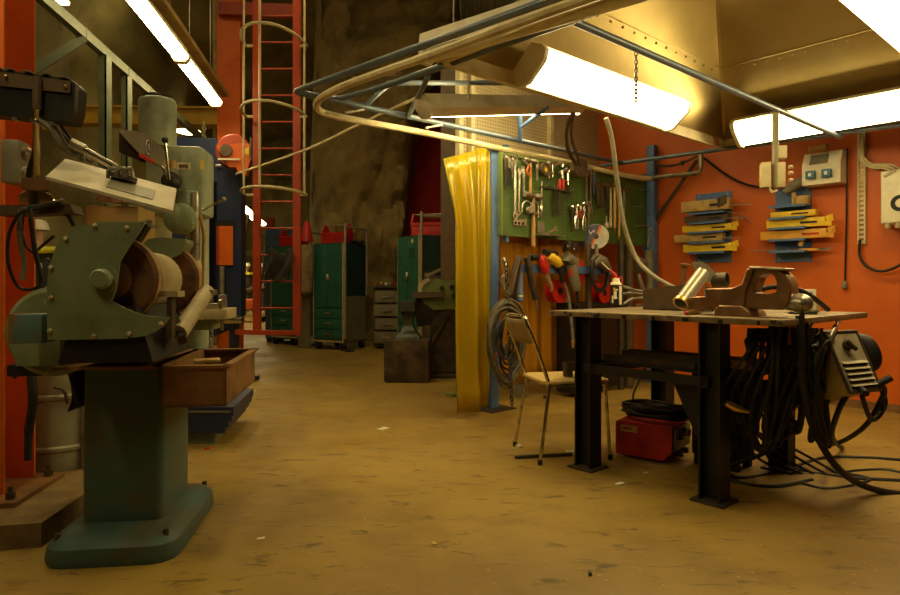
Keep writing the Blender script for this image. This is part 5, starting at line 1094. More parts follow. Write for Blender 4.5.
MB().tube([pp(84, 150, 2.5), pp(116, 168, 2.55)], .015, 10).build('arm', 'bright', wl_)
MB().bar(pp(110, 174, 2.52), pp(134, 180, 2.52), .05, .02, DV).build('clamp_base', 'darksteel', wl_)
[MB().tube(spl([pp(x, 178, 2.5), pp(x+1, 170, 2.5), pp(x+7, 169, 2.5), pp(x+9, 178, 2.5)], 4), .008, 6).build('wing_clamp', 'steel', wl_) for x in (108, 118, 124)]
for k, (pts, r, m_, lab) in enumerate((
    (((36, 118, 2.46), (50, 128, 2.46), (62, 146, 2.48), (72, 153, 2.5), (82, 156, 2.5)), .013, 'greycable', 'thick grey hose from the pole joint to the shield arm'),
    (((40, 118, 2.5), (55, 128, 2.52), (68, 148, 2.54), (84, 160, 2.56)), .01, 'greycable', 'grey hose bent beside the pole joint, second from the pole'),
    (((52, 122, 2.56), (64, 136, 2.56), (78, 152, 2.58), (92, 162, 2.58)), .009, 'leather', 'brown hose from the black housing down to the shield'),
    (((60, 124, 2.6), (72, 140, 2.62), (86, 152, 2.62)), .008, 'rubber', 'black hose from the black housing down to the shield, rightmost'),
    (((37, 122, 2.52), (36, 150, 2.56), (30, 172, 2.6), (30, 190, 2.62)), .014, 'rubber', 'black hose running down beside the chrome pole'),
    (((60, 202, 2.6), (40, 208, 2.58), (22, 212, 2.56), (14, 222, 2.56), (8, 240, 2.58), (9, 266, 2.6), (20, 288, 2.62), (40, 284, 2.62), (34, 250, 2.62), (30, 218, 2.6)), .007, 'rubber', 'black hose looping down from the brown bracket, largest loop'),
    (((64, 200, 2.62), (50, 204, 2.6), (28, 208, 2.58), (20, 214, 2.58), (20, 240, 2.6), (24, 262, 2.62), (22, 280, 2.62)), .010, 'greycable', 'olive hose bending over the brown bracket'),
    (((30, 206, 2.55), (32, 222, 2.55), (34, 240, 2.56), (38, 262, 2.58), (42, 280, 2.6)), .008, 'rubber', 'black hose hanging straight down in front of the person in the helmet'),
    (((24, 210, 2.62), (22, 230, 2.62), (26, 246, 2.62), (34, 252, 2.62), (42, 246, 2.62), (54, 236, 2.62)), .006, 'rubber', 'thin black hose crossing the looped hoses under the bracket'),
    (((50, 290-78, 2.68), (66, 214, 2.68), (74, 226, 2.7)), .009, 'rubber', 'short black hose at the right end of the brown bracket'))):
    one('hose', pxtube(MB(), pts, r), m_, lab, 'hose', 'hoses above the grinder')
oc = thing('ochre_machine', 'ochre painted machine box behind the tilted shield', 'machine', V((pp(110, 200, 3.7).x, 3.8, 0)), HA)
c = V((pp(108, 200, 3.7).x, 3.85, 0)); MB().box(c+Z*1.29, (.30, .3, .5), HA, .01).build('box', 'ochre', oc); MB().box(c+Z*.52, (.24, .24, 1.04), HA, .01).build('stand', 'machine', oc)
mb = MB(); mb.box(c+V((.02, -.12, 1.62)), (.16, .1, .12), HA, .01); mb.box(c+V((.1, -.16, 1.58)), (.12, .06, .06), HA, .01); mb.build('fittings', 'steel', oc)
# ---------- drill press ----------
dp = thing('drill_press', 'tall grey green pillar drill with round motor, behind the grinder', 'drill', V((pp(172, 300, 4.5).x, 4.7, 0)), HA)
mc = pp(157.5, 148, 4.55)
MB().lathe([(.125, 0), (.128, .02), (.128, .33), (.12, .345), (.11, .35)], mc, seg=32).build('motor', 'pale', dp)
MB().lathe([(.10, .35), (.095, .375), (.05, .38)], mc, seg=24).build('motor_cap', 'black', dp)
hc_ = pp(177, 180, 4.5)
MB().box(pp(187, 181, 4.45)+DV*.12, (.24, .36, .48), HA, .035).build('head', 'pale', dp)
MB().box(pp(161, 180, 4.5)+DV*.15, (.22, .3, .48), HA, .03).build('gear_case', 'pale', dp)
pc = pp(190, 200, 4.6); MB().cyl(V((pc.x-.02, 4.78, .14)), V((pc.x-.02, 4.78, 1.7)), .085, seg=24).build('pillar', 'pale', dp)
qx = pp(195, 200, 4.30)
MB().lathe([(.022, -.62), (.03, -.6), (.03, 0)], V((qx.x, qx.y, H+.62)), seg=14).build('quill', 'steel', dp)
MB().lathe([(.018, -.14), (.04, -.10), (.045, -.02), (.035, .02)], V((qx.x, qx.y, 1.22)), seg=16).build('chuck', 'beige', dp)
MB().box(pp(190, 206, 4.42), (.13, .16, .2), HA, .02).build('spindle_housing', 'pale', dp)
hub = pp(169, 180, 4.22)
MB().lathe([(.05, 0), (.062, .02), (.062, .07), (.03, .1)], hub+DV*.1, -DV, 20).build('capstan', 'black', dp)
for x1, y1 in ((165, 140), (157, 158), (224, 199)):
    e_ = pp(x1, y1, 4.18); s0 = hub if x1 < 200 else pp(203, 210, 4.3)
    l = MB().tube([s0, e_], .009, 8).build('lever', 'chrome', dp); MB().ball(e_, .022 if x1 < 200 else .014, 12).build('knob', 'black' if x1 < 200 else 'beige', l)
MB().box(pp(170, 164, 4.26), (.075, .01, .05), HA).build('dial_plate', 'brass', dp); MB().box(pp(183.5, 166, 4.24), (.085, .01, .045), HA).build('name_plate', 'cream', dp); MB().box(pp(202, 165, 4.24), (.02, .01, .06), HA).build('yellow_sticker', 'yelpaint', dp)
mb = MB(); [mb.box(pp(183.5, y, 4.23), (.06, .004, .005), HA) for y in (165, 167)]; mb.build('plate_print', 'blackink', dp)
MB().lathe([(.09, -.03), (.11, 0), (.1, .05), (.06, .08)], pp(181, 219, 4.25), V((.1, -1, -.1)), 20).build('round_cover', 'machine', dp)
MB().tube([pp(200, 215, 4.3), pp(204, 235, 4.35), pp(201, 320, 4.4)], .012, 8).build('stop_rod', 'brass', dp)
tb = pp(210, 314, 4.35); MB().box(tb+DV*.1, (.25, .34, .07), HA, .006).build('table', 'beige', dp)
MB().box(pp(205, 324, 4.5)+DV*.05, (.14, .25, .08), HA, .01).build('table_arm', 'machine', dp)
vs_ = MB(); vs_.box(pp(213, 305.5, 4.38)+DV*.05, (.14, .16, .03), HA, .004); vs_.box(pp(221, 299, 4.38)+DV*.05, (.03, .14, .06), HA, .004); vs_.box(pp(207, 300, 4.38)+DV*.05, (.03, .14, .05), HA, .004); vs_.tube([pp(220, 300, 4.3), pp(222, 330, 4.35)], .012, 8); vs_.build('machine_vise', 'steel', dp)
bb = pp(196, 447, 4.3); fx = pp(237.5, 400, 4.3).x
for zz0, zz1, ins in ((.10, .14, .10), (.14, .19, .05), (.19, .235, .02), (.235, .28, 0)):
    pass
mb = MB(); cx = fx-.32
mb.prism([V((fx-.64, 4.25, z)) if 0 else V((x, 4.22, z)) for x, z in ((fx-.66, .08), (fx-.06, .08), (fx-.06, .12), (fx-.035, .12), (fx-.035, .16), (fx-.012, .16), (fx-.012, .20), (fx, .20), (fx, .255), (fx-.66, .255))], V((-.134*.75, .75, 0)))
mb.build('base', 'navy', dp)
mb = MB(); mb.prism([V((x, 4.26, z)) for x, z in ((fx-.62, 0), (fx-.14, 0), (fx-.14, .08), (fx-.62, .08))], DV*.65); mb.build('plinth', 'machine', dp)
MB().box(V((fx-.33, 4.218, .225)), (.62, .006, .012)).build('slot_line', 'greyp', dp)
one('hanging_chain', chain(MB(), pp(213, 318, 4.6), pp(210, 352, 4.6), .006, .05), 'steel', 'steel chain hanging beside the drill table', 'chain')
lh = thing('lamp_hood', 'wedge shaped dark grey lamp hood with a round blue emblem in front of the drill', 'lamp hood', pp(140, 160, 3.2))
t0, t1, t2, t3, t4 = pp(118, 130, 3.3), pp(140, 132, 3.2), pp(154, 141, 3.45), pp(153, 161, 3.45), pp(140, 154, 3.2)
hd_ = DV*.16
mb = MB(); bk = DV*.28-RV*.02
vs_ = [t0, t1, t4, t2, t3, t0+bk, t1+bk+V((0, 0, .0)), t2+bk*.7, t3+bk*.7]
mb.add(vs_, [(0, 1, 2), (1, 3, 4, 2), (0, 5, 7, 3, 1), (5, 8, 7), (7, 8, 4, 3)]); mb.build('shell', 'greyp', lh, flat=True, solid=.006)
MB().prism([pp(119, 132, 3.36), pp(139, 154, 3.3), pp(139, 160, 3.3), pp(119, 152, 3.36)], DV*.1).build('painted_shade', 'black', lh)  # black plate standing for the shade inside the hood
ec = (t1+t2+t3+t4)/4+((t2-t1).cross(t4-t1).normalized())*0
en = (t2-t1).cross(t4-t1).normalized()
if en.dot(V((0, 0, H))-ec) < 0: en = -en
MB().lathe([(.038, .004), (.038, .007)], ec, en, 24).build('emblem_ring', 'whiteink', lh); MB().lathe([(.033, .007), (.033, .009)], ec, en, 24).build('emblem', 'discblue', lh)
mb = MB(); eu = (t2-t1).normalized(); ev = en.cross(eu); mb.text('S', .045, ec+en*.0095, Z.cross(en), Z); mb.build('emblem_mark', 'whiteink', lh, flat=True)
MB().tube([pp(141, 155.5, 3.19), pp(153, 162, 3.43)], .011, 6).build('red_edge', 'red', lh)
MB().tube([pp(150, 160, 3.5), pp(160, 165, 4.2)], .012, 8).build('arm', 'steel', lh)
# ---------- gantry beam, crane beam ----------
gb = thing('gantry_beam', 'olive green steel beam running back along the left hall on slim posts', 'beam', V((-3.2, 6, 0)))
ga, gb_ = pp(45, 0, 4.7), pp(215, 150, 9.97); gd = (gb_-ga).normalized()
MB().bar(ga-gd*2.2, gb_, .085, .06, Z).build('beam', 'gantry', gb)
for px, Y, w_ in ((102, 5.7, .07), (124, 6.25, .06)):
    x = pp(px, 100, Y).x; zt = 3.16; mb = MB(); mb.bx((x-w_/2, Y, 0), (x+w_/2, Y+.012, zt)); mb.bx((x+w_/2-.012, Y, 0), (x+w_/2, Y+.1, zt)); mb.build('post', 'gantry', gb)
MB().bar(pp(84, 38, 5.3), pp(28, 74, 5.1), .07, .05, Z).build('brace', 'gantry', gb)
for f in (.12, .3, .42): p = ga.lerp(gb_, f); MB().bar(p-Z*.047, p+Z*.047, .066, .03, RV).build('splice_plate', 'gantry', gb)
one('hanging_chain', chain(MB(), pp(204, 122, 9.0), pp(204, 139, 9.0), .012, .07), 'cream', 'short pale chain hanging from the end of the green beam', 'chain')
cr = thing('crane_beam', 'yellow travelling crane beam across the back of the left hall', 'crane beam', V((-5, 10.6, 3.7)))
ca, cb2 = pp(60, 116, 10.6), pp(240, 118, 10.6)
MB().bar(ca, cb2, .24, .2, Z).build('girder', 'craney', cr)
for dz in (.135, -.135): MB().bar(ca+Z*dz, cb2+Z*dz, .03, .3, Z).build('flange', 'craney', cr)
mb = MB(); mb.text('t', .22, pp(180, 121, 10.48), V((1, 0, 0)), Z, .004); mb.build('letter', 'blackink', cr, flat=True)
MB().bar(ca+V((0, -.3, -.2)), ca+V((0, .3, -.2)), .2, .2, Z).build('end_carriage', 'craney', cr)
# ---------- blue press ----------
YB = 7.7
pr = thing('blue_press', 'tall navy blue press frame with an orange hatch, right of the drill', 'press', V((pp(215, 300, YB).x, YB+.6, 0)), HA)
def yb(pts, th, dy=0., m='navy', nm='frame', par=None): return MB().prism([pp(x, y, YB+dy) for x, y in pts], DV*(th*.36)).build(nm, m, par or pr)
yb(((172, 137), (216, 138), (236, 170), (236, 182), (172, 182)), .9, 0, nm='crosshead')
yb(((172, 182), (190, 182), (190, 372), (172, 372)), .9, 0, nm='upright'); yb(((217, 182), (241, 172), (241, 316), (234, 322), (234, 372), (229, 372), (229, 328), (217, 330)), .9, 0, nm='upright')
yb(((190, 182), (217, 182), (217, 330), (190, 330)), .05, .7, nm='back_panel'); yb(((190, 330), (229, 322), (229, 330), (190, 346)), .8, .05, nm='bed')
ht = yb(((216.5, 226), (233, 226), (233, 265), (216.5, 265)), .02, -.03, 'orange', 'hatch'); yb(((216.5, 226), (219, 226), (219, 265), (216.5, 265)), .03, -.04, 'ladder', 'hatch_edge', ht)
yb(((215, 221), (234.5, 219), (234.5, 226), (215, 226)), .05, -.03, 'black', 'hatch_lintel')
MB().tube([pp(206, 195, YB+.3), pp(206, 290, YB+.3)], .035, 8).build('guide_rod', 'ochre', pr); MB().tube([pp(222, 266, YB-.05), pp(222, 310, YB-.05)], .03, 8).build('hydraulic_pipe', 'greyp', pr)
yb(((197, 238), (201, 238), (201, 246), (197, 246)), .03, .6, 'white', 'gauge'); MB().tube([pp(225, 320, YB-.08), pp(243, 320, YB-.1)], .05, 10).build('roller', 'chrome', pr)
MB().tube([pp(205, 340, YB-.02), pp(205, 336, YB-.02)], .03, 8).build('valve', 'brass', pr); MB().tube([pp(216, 166, YB-.03), pp(221, 166, YB-.03)], .02, 6).build('bolt', 'steel', pr)
# ---------- orange column, hoist, ladder ----------
YC = 8.6
oc2 = thing('orange_column', 'tall orange steel column behind the blue press and beside the ladder', 'column', V((pp(231, 300, YC).x, YC+.1, 0)))
mb = MB(); x0, x1 = pp(217, 0, YC).x, pp(240, 0, YC).x
mb.bx((x0, YC, 0), (x1, YC+.02, 7.6)); mb.bx(((x0+x1)/2-.01, YC+.02, 0), ((x0+x1)/2+.01, YC+.14, 7.6)); mb.bx((x0, YC+.14, 0), (x1, YC+.16, 7.6)); mb.build('beam', 'orange', oc2)
mb = MB(); mb.bar(pp(219, 9, YC-.06), pp(300, 12, YC-.06), .17, .1, Z); mb.build('cross_beam', 'ladder', oc2)
one('red_post', MB().bx((pp(266, 0, 12.5).x, 12.5, 0), (pp(273, 0, 12.5).x, 12.65, 2.4)), 'ladder', 'short red post standing behind the ladder', 'post')
one('pale_pipe', MB().cyl(V((pp(215.5, 0, 11.2).x, 11.2, 0)), V((pp(215.5, 0, 11.2).x, 11.2, 7.2)), .045), 'ochre', 'pale upright pipe left of the tall orange column', 'pipe')
one('brown_pipe', MB().tube([pp(247, 215, 11.4), pp(243, 240, 11.3), pp(235, 280, 11.2), V((pp(226, 330, 11.2).x, 11.2, 0))], .06, 8), 'oxide', 'brown slanted pipe between the blue press and the ladder', 'pipe')
hs = thing('cable_reel', 'bright orange cable reel with a yellow warning triangle mounted by the ladder', 'reel', pp(234, 152, 7.4))
MB().prism([pp(x, y, 7.3) for x, y in ((216, 146), (241, 143), (252, 144), (250, 160), (246, 175), (238, 172), (236, 167), (229, 167))], DV*.12).build('bracket', 'orange', hs)
MB().lathe([(.19, 0), (.205, .02), (.205, .1), (.19, .12)], pp(233, 151, 7.44), DV, 30).build('drum', 'ladder', hs)
MB().lathe([(.07, -.0), (.07, .03)], pp(226.5, 150.5, 7.3), -DV, 14).build('emblem', 'leather', hs)
MB().prism([pp(x, y, 7.29) for x, y in ((241.5, 151), (249, 147), (249, 155.5))], -DV*.012).build('warning_triangle', 'yelpaint', hs)
MB().bar(pp(251.5, 138, 7.3), pp(251.5, 162, 7.3), .12, .02, DV).build('edge_plate', 'darksteel', hs)
MB().bar(pp(232, 142, 7.5), V((pp(231, 140, YC).x, YC, pp(232, 142, 7.5).z)), .08, .08, Z).build('mount_arm', 'orange', hs)
MB().bar(pp(218, 159, 7.28), pp(240, 159.5, 7.28), .02, .02, Z).build('edge_line', 'white', hs)
YL = 7.0
ld = thing('caged_ladder', 'red steel ladder with pale safety cage hoops hanging over the hall floor', 'ladder', V((pp(277, 300, YL).x, YL, .5)))
xl, xr = pp(257, 0, YL).x, pp(297, 0, YL).x; zb = .52
for x in (xl, xr): MB().bx((x-.042, YL-.02, zb), (x+.042, YL+.03, 7.6)).build('stile', 'ladder', ld)
for k in range(1, 23):
    z = zb+.295*k
    if z < 7: MB().cyl(V((xl, YL, z)), V((xr, YL, z)), .011, seg=8).build('rung', 'ladder', ld)
MB().bar(pp(236, 332, YL), pp(301, 333, YL), .05, .06, Z).build('bottom_rail', 'ladder', ld)
for zz in (pp(0, 190, 6.6).z, pp(0, 107, 6.6).z, pp(0, 32, 6.6).z):
    c = V(((xl+xr)/2, YL-.02, zz)); pts = []
    for k in range(17):
        t = PI+PI*k/16; pts.append(c+V((.335*math.cos(t), .62*math.sin(t), 0)))
    pts = [V((xl, YL, zz))]+pts[1:-1]+[V((xr, YL, zz))] if 0 else pts
    mb = MB(); mb.tube([V((xl, YL, zz))]+pts+[V((xr, YL, zz))], .016, 8); mb.build('cage_hoop', 'beige', ld)
zt0 = pp(0, 190, 6.6).z
for t in (PI*1.05, PI*1.5, PI*1.95):
    c = V(((xl+xr)/2+.335*math.cos(t), YL-.02+.62*math.sin(t), 0))
    MB().tube([c+Z*zt0, c+Z*7.2], .013, 8).build('cage_bar', 'beige', ld)
one('dark_jacket', MB().grid(lambda u, v: V((xl+.14+.26*u+.03*math.sin(v*5), YL-.05-.05*math.sin(u*7+v*3)-.03*v, pp(0, 251, YL).z-.33*v+.03*math.sin(u*9))), 16, 14), 'cloth', 'dark cloth hung over a ladder rung', 'cloth', solid=.012)
# ---------- people ----------
def skinmesh(name, verts, edges, m, par, lv=2):
    me = bpy.data.meshes.new(name); R0 = W[par.name]
    me.from_pydata([v[0] for v in verts], edges, []); me.materials.append(M[m]); o = bpy.data.objects.new(name, me); C.objects.link(o); o.parent = par; W[o.name] = R0
    md = o.modifiers.new('skin', 'SKIN'); md.use_smooth_shade = True
    d = me.skin_vertices[0].data
    for i, v in enumerate(verts): d[i].radius = v[1] if isinstance(v[1], tuple) else (v[1], v[1])
    d[0].use_root = True
    sb_ = o.modifiers.new('smooth', 'SUBSURF'); sb_.levels = lv; sb_.render_levels = lv
    return o
def person(label, loc, rz, lift=0.):
    p = thing('person', label, 'person', loc, rz)
    v = [((0, 0, .95), (.15, .105)), ((0, 0, 1.12), (.14, .10)), ((0, .0, 1.33), (.17, .11)), ((0, 0, 1.45), (.10, .08)), ((0, 0, 1.53), (.055, .055)), ((0, -.015, 1.60), (.068, .08)), ((0, -.02, 1.68), (.075, .092)), ((0, -.01, 1.76), (.05, .06))]
    e = [(i, i+1) for i in range(7)]
    for s in (-1, 1):
        n = len(v); v += [((s*.17, .01, 1.42), .06), ((s*.23, .03, 1.16), .045), ((s*.22, -.10, .94+lift), .034), ((s*.215, -.14, .88+lift), (.036, .02))]; e += [(3, n), (n, n+1), (n+1, n+2), (n+2, n+3)]
        for k in range(4): m_ = len(v); v += [((s*(.195+.016*k), -.17, .83+lift), .009), ((s*(.195+.016*k), -.175+.01, .79+lift+.008*abs(k-1.5)), .008)]; e += [(n+3, m_), (m_, m_+1)]
        m_ = len(v); v += [((s*.185, -.17, .87+lift), .010), ((s*.175, -.185, .84+lift), .009)]; e += [(n+3, m_), (m_, m_+1)]
        n = len(v); v += [((s*.10, 0, .86), .088), ((s*.11, -.01, .48), .06), ((s*.115, .02, .10), .04), ((s*.12, -.10, .05), (.04, .03))]; e += [(0, n), (n, n+1), (n+1, n+2), (n+2, n+3)]
    skinmesh('body', v, e, 'skin', p)
    j = [((0, 0, .86), (.175, .13)), ((0, 0, 1.12), (.17, .13)), ((0, 0, 1.34), (.20, .14)), ((0, 0, 1.46), (.12, .10)), ((0, 0, 1.50), (.075, .075))]; e = [(i, i+1) for i in range(4)]
    for s in (-1, 1): n = len(j); j += [((s*.19, .01, 1.40), .085), ((s*.245, .03, 1.16), .068), ((s*.225, -.09, .96+lift), .052)]; e += [(3, n), (n, n+1), (n+1, n+2)]
    jk = skinmesh('jacket', j, e, 'jacket', p)
    t = [((0, 0, .93), (.165, .12))]; e = []
    for s in (-1, 1): n = len(t); t += [((s*.10, 0, .84), .105), ((s*.11, -.01, .48), .08), ((s*.115, .02, .13), .07)]; e += [(0, n), (n, n+1), (n+1, n+2)]
    skinmesh('trousers', t, e, 'jacket', p)
    for s in (-1, 1): skinmesh('boot', [((s*.115, .03, .07), .055), ((s*.12, -.06, .055), (.052, .05)), ((s*.125, -.15, .045), (.045, .04))], [(0, 1), (1, 2)], 'black', p)
    mx = W[p.name]
    MB(mx).lathe([(.125, 0), (.122, .03), (.11, .08), (.08, .12), (.03, .138)], (0, -.01, 1.70), seg=24).build('helmet', 'helmet', p)
    MB(mx).box((0, -.13, 1.705), (.17, .10, .014), 0, .006).build('helmet_peak', 'helmet', p)
    MB(mx).tube([V((.205*math.cos(q), .16*math.sin(q), 1.43+.02*abs(math.cos(q)))) for q in [2*PI*k/24 for k in range(24)]], .045, 8, True).build('hi_vis_band', 'hivis', jk)
    f = MB(mx); f.tube([(0, -.118, 1.66), (0, -.135, 1.635), (0, -.118, 1.625)], [.008, .016, .01], 8); f.build('nose', 'skin', p)
    for s in (-1, 1): MB(mx).ball((s*.032, -.105, 1.665), .012, 10).build('eye', 'whiteink', p); MB(mx).ball((s*.078, 0, 1.645), .022, 10, (.5, .8, 1.3)).build('ear', 'skin', p)
    MB(mx).tube([(-.025, -.112, 1.59), (0, -.118, 1.588), (.025, -.112, 1.59)], .006, 6).build('mouth', 'oxide', p)
    MB(mx).lathe([(.08, 0), (.092, .03), (.095, .07), (.09, .1)], (0, .012, 1.62), seg=20).build('hair', 'hair', p) if False else None
    return p
P1 = V((pp(38, 300, 8.6).x, 8.6, 0))
ps = person('person in white helmet and dark jacket, seen from behind beyond the hanging hoses', P1, math.radians(-150))
ps.scale = (1.06, 1.06, 1.07); mx = W[ps.name]; mb = MB(mx); mb.text('AB', .09, (0, .152, 1.24), (-1, 0, 0), (0, 0, 1)); mb.build('back_print', 'whiteink', ps, flat=True)
person('far off person in white helmet and hi vis, left of the ladder', V((pp(247, 300, 22.4).x, 22.4, 0)), math.radians(30), .1)
person('far off person in white helmet and hi vis, seen through the ladder', V((pp(261.5, 300, 22.8).x, 22.8, 0)), math.radians(-40), .1)
o = thing('far_trolley', 'far low trolley with an orange motor beside the distant people', 'trolley', V((pp(248, 318, 18).x, 18, 0)))
c = V((pp(249, 318, 18).x, 18, 0)); MB().box(c+Z*.22, (.9, .6, .14), .2, .02).build('deck', 'beige', o); MB().box(c+Z*.5, (.6, .4, .3), .2, .06).build('motor', 'orange', o); [MB().cyl(c+V((x, y, .08)), c+V((x, y+.05, .08)), .08).build('wheel', 'rubber', o) for x in (-.35, .35) for y in (-.25, .2)]
MB().tube(spl([c+V((.2, -.2, .3)), c+V((.3, -.2, .8)), c+V((.45, -.2, 1.3)), c+V((.5, -.1, 2.2))], 4), .04, 6).build('hose', 'rubber', o)
# ---------- tool carts ----------
def cart(label, loc, rz):
    o = thing('tool_cart', label, 'tool cart', loc, rz, 'green tool carts'); mx = W[o.name]; w_, d_ = .31, .30
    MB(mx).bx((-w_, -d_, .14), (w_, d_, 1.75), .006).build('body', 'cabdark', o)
    mb = MB(mx); [mb.bx((x-.012, -d_-.006, .14), (x+.012, -d_+.01, 1.75)) for x in (-w_, w_)]; mb.bx((-w_, -d_-.006, .13), (w_, -d_+.01, .16)); mb.build('edge_frame', 'beige', o)
    for s in (-1, 1):
        dr = MB(mx).bx((s*.15-.146, -d_-.014, .70), (s*.15+.146, -d_, 1.73), .004).build('door', 'cabgreen', o)
    MB(mx).box((.0, -d_-.02, 1.2), (.035, .02, .09), 0, .004).build('lock_plate', 'white', o); MB(mx).box((.02, -d_-.028, 1.17), (.05, .02, .05), 0, .004).build('padlock', 'brass', o)
    for k in range(3):
        z = .18+.17*k; dr = MB(mx).bx((-.296, -d_-.014, z), (.296, -d_, z+.155), .004).build('drawer', 'cabgreen', o); MB(mx).box((.0, -d_-.024, z+.085), (.11, .02, .025), 0, .005).build('handle', 'bright', dr)
    MB(mx).bx((w_, -d_+.01, .15), (w_+.008, d_-.01, .88)).build('side_panel', 'sidegrey', o)
    for s in (1,): MB(mx).tube(spl([(w_+.03, -d_+.02, .2), (w_+.03, -d_+.02, 1.9), (w_+.03, -d_+.08, 1.99), (w_+.03, d_-.08, 1.99), (w_+.03, d_-.02, 1.9), (w_+.03, d_-.02, .9)], 5), .02, 8).build('push_handle', 'satin', o)
    for x in (-w_+.05, w_-.05):
        for y in (-d_+.06, d_-.06):
            k = MB(mx).cyl((x-.02, y, .065), (x+.02, y, .065), .065).build('caster', 'rubber', o); MB(mx).bx((x-.03, y-.03, .07), (x+.03, y+.03, .14)).build('fork', 'steel', k)
    return o
r30 = math.radians(-30)
def corner(px, Y, rz): p = pp(px, 300, Y); return V((p.x, p.y, 0))-Matrix.Rotation(rz, 3, 'Z') @ V((.31, -.30, 0))
c1 = cart('green tool cart with white lock plate, right of the ladder', corner(343, 10.15, r30), r30)
l2 = corner(297, 11.0, r30); c2 = dup(c1, l2, r30, 'green tool cart seen partly through the ladder')
r62 = math.radians(-58); l3 = corner(419, 8.5, r62); c3 = dup(c1, l3, r62, 'green tool cart marked 50, behind the anvil and beside the linisher')
mb = MB(W[c3.name]); mb.text('50', .17, (.14, -.3155, 1.5), (1, 0, 0), (0, 0, 1)); mb.build('number_50', 'blackink', c3, flat=True)
mb = MB(W[c3.name]); mb.lathe([(.03, 0), (.03, .004)], (.15, -.314, 1.67), (0, -1, 0), 14); mb.build('sticker', 'white', c3)
def toolbox(label, mx0):
    loc = mx0.translation; o = thing('red_toolbox', label, 'toolbox', loc, mx0.to_euler().z, 'red toolboxes on the carts'); mx = W[o.name]
    MB(mx).bx((-.25, -.12, 0), (.25, .12, .14), .006).build('box', 'red', o); MB(mx).bx((-.26, -.13, .14), (.26, .13, .19), .006).build('lid_tray', 'red', o)
    for s in (-1, 1): MB(mx).prism([(s*.25-.012, -.1, .19), (s*.25-.012, .1, .19), (s*.25-.012, .03, .33), (s*.25-.012, -.03, .33)], (.024, 0, 0)).build('end_bracket', 'red', o)
    MB(mx).cyl((-.26, 0, .315), (.26, 0, .315), .012).build('handle', 'steel', o)
    return o
def on(cw, x, y, z, rz=0): return W[cw.name] @ Matrix.Translation((x, y, z)) @ Matrix.Rotation(rz, 4, 'Z')
T1_ = toolbox('red cantilever toolbox on the green cart right of the ladder', on(c1, -.06, 0, 1.75))
m2 = on(c2, 0, -.05, 1.75); dup(T1_, m2.translation, r30, 'red toolbox on the green cart behind the ladder'); m3 = on(c3, .02, .05, 1.75, .6); dup(T1_, m3.translation, r62+.75, 'red toolbox on the cart marked 50')
p = on(c1, .2, .05, 1.75).translation
one('gloves', MB().grid(lambda u, v: p+V((.22*(u-.5)+.1, .14*(v-.5), .03+.03*math.sin(u*7)*math.sin(v*5)+.02*fbm((u*4, v*4, 2)))), 12, 10), 'cloth', 'dark gloves lying on top of the cart beside the red toolbox', 'gloves', solid=.02)
for k, (px, py, m_, lab) in enumerate(((296, 233, 'tan', 'small tan bottle on the cart behind the ladder'), (290, 236, 'brass', 'yellowish can on the cart behind the ladder'))):
    c = on(c2, .18-.14*k, .16, 1.75).translation; one('bottle', MB().lathe([(.03, 0), (.035, .01), (.035, .12), (.015, .17), (.015, .2)], c), m_, lab, 'bottle')
o = thing('blue_locker', 'narrow blue steel locker behind the ladder', 'locker', V((pp(281, 300, 11.9).x, 11.9, 0)), r30); mx = W[o.name]
MB(mx).bx((-.2, -.2, .05), (.2, .2, 2.1), .006).build('body', 'blue', o); MB(mx).bx((-.19, -.212, .08), (.19, -.2, 2.08)).build('door', 'blue', o); MB(mx).bx((-.19, -.218, 1.28), (.19, -.212, 1.33)).build('strap', 'tan', o); [MB(mx).bx((x-.03, y-.03, 0), (x+.03, y+.03, .05)).build('foot', 'black', o) for x in (-.15, .15) for y in (-.15, .15)]
c = V((pp(306, 262, 10.4).x, 10.4, 1.0)); one('cloth_bag', MB().lathe([(.02, .74), (.1, .72), (.13, .62), (.14, .45), (.12, .3), (.10, -.05), (.05, -.1)], c, seg=18), 'linen', 'beige cloth bag hanging between the ladder and the green cart', 'bag')
one('red_cone', MB().lathe([(.11, 0), (.10, .03), (.05, .3), (.02, .34)], V((c.x+.02, 10.38, 1.78)), seg=18), 'red', 'small red cone on top of the cloth bag beside the cart', 'cone')
one('leaning_sheet', MB().box(V((pp(304, 325, 10.6).x, 10.62, .42)), (.26, .03, .84), r30), 'sidegrey', 'grey beige sheet leaning between the ladder and the green cart', 'sheet')
# drawer chest
dcx = V((pp(387, 300, 10.6).x, 10.75, 0)); dc = thing('drawer_chest', 'small chest with four beige drawers between the green carts', 'drawer chest', dcx, .0); mx = W[dc.name]
MB(mx).bx((-.22, -.22, .03), (.22, .25, 1.02), .006).build('body', 'darksteel', dc)
for k in range(4): z = .1+.225*k; d = MB(mx).bx((-.2+.02*(k % 2), -.30-.02*(k % 3), z), (.215, -.1, z+.19), .006).build('drawer', 'sidegrey', dc); MB(mx).bx((-.06, -.335-.02*(k % 3), z+.08), (.08, -.29-.02*(k % 3), z+.1)).build('handle', 'steel', d)
MB(mx).bx((-.3, -.3, 1.02), (.25, .27, 1.06)).build('top', 'darksteel', dc)
for k in range(7): c = dcx+V((-.24+.07*k, -.1+.1*(k % 2), 1.06)); one('small_part', MB().lathe([(.02, 0), (.022, .03), (.01, .05+.01*(k % 3))], c, seg=10), ('red', 'steel', 'brass', 'white', 'steel', 'red', 'steel')[k], ['red capped part at the left end of the drawer chest top', 'steel part second from left on the drawer chest', 'brass part on the drawer chest top', 'white part in the middle of the drawer chest top', 'steel part right of the white one on the drawer chest', 'red part near the right end of the drawer chest', 'steel part at the right end of the drawer chest'][k], 'part', 'small parts on the drawer chest')
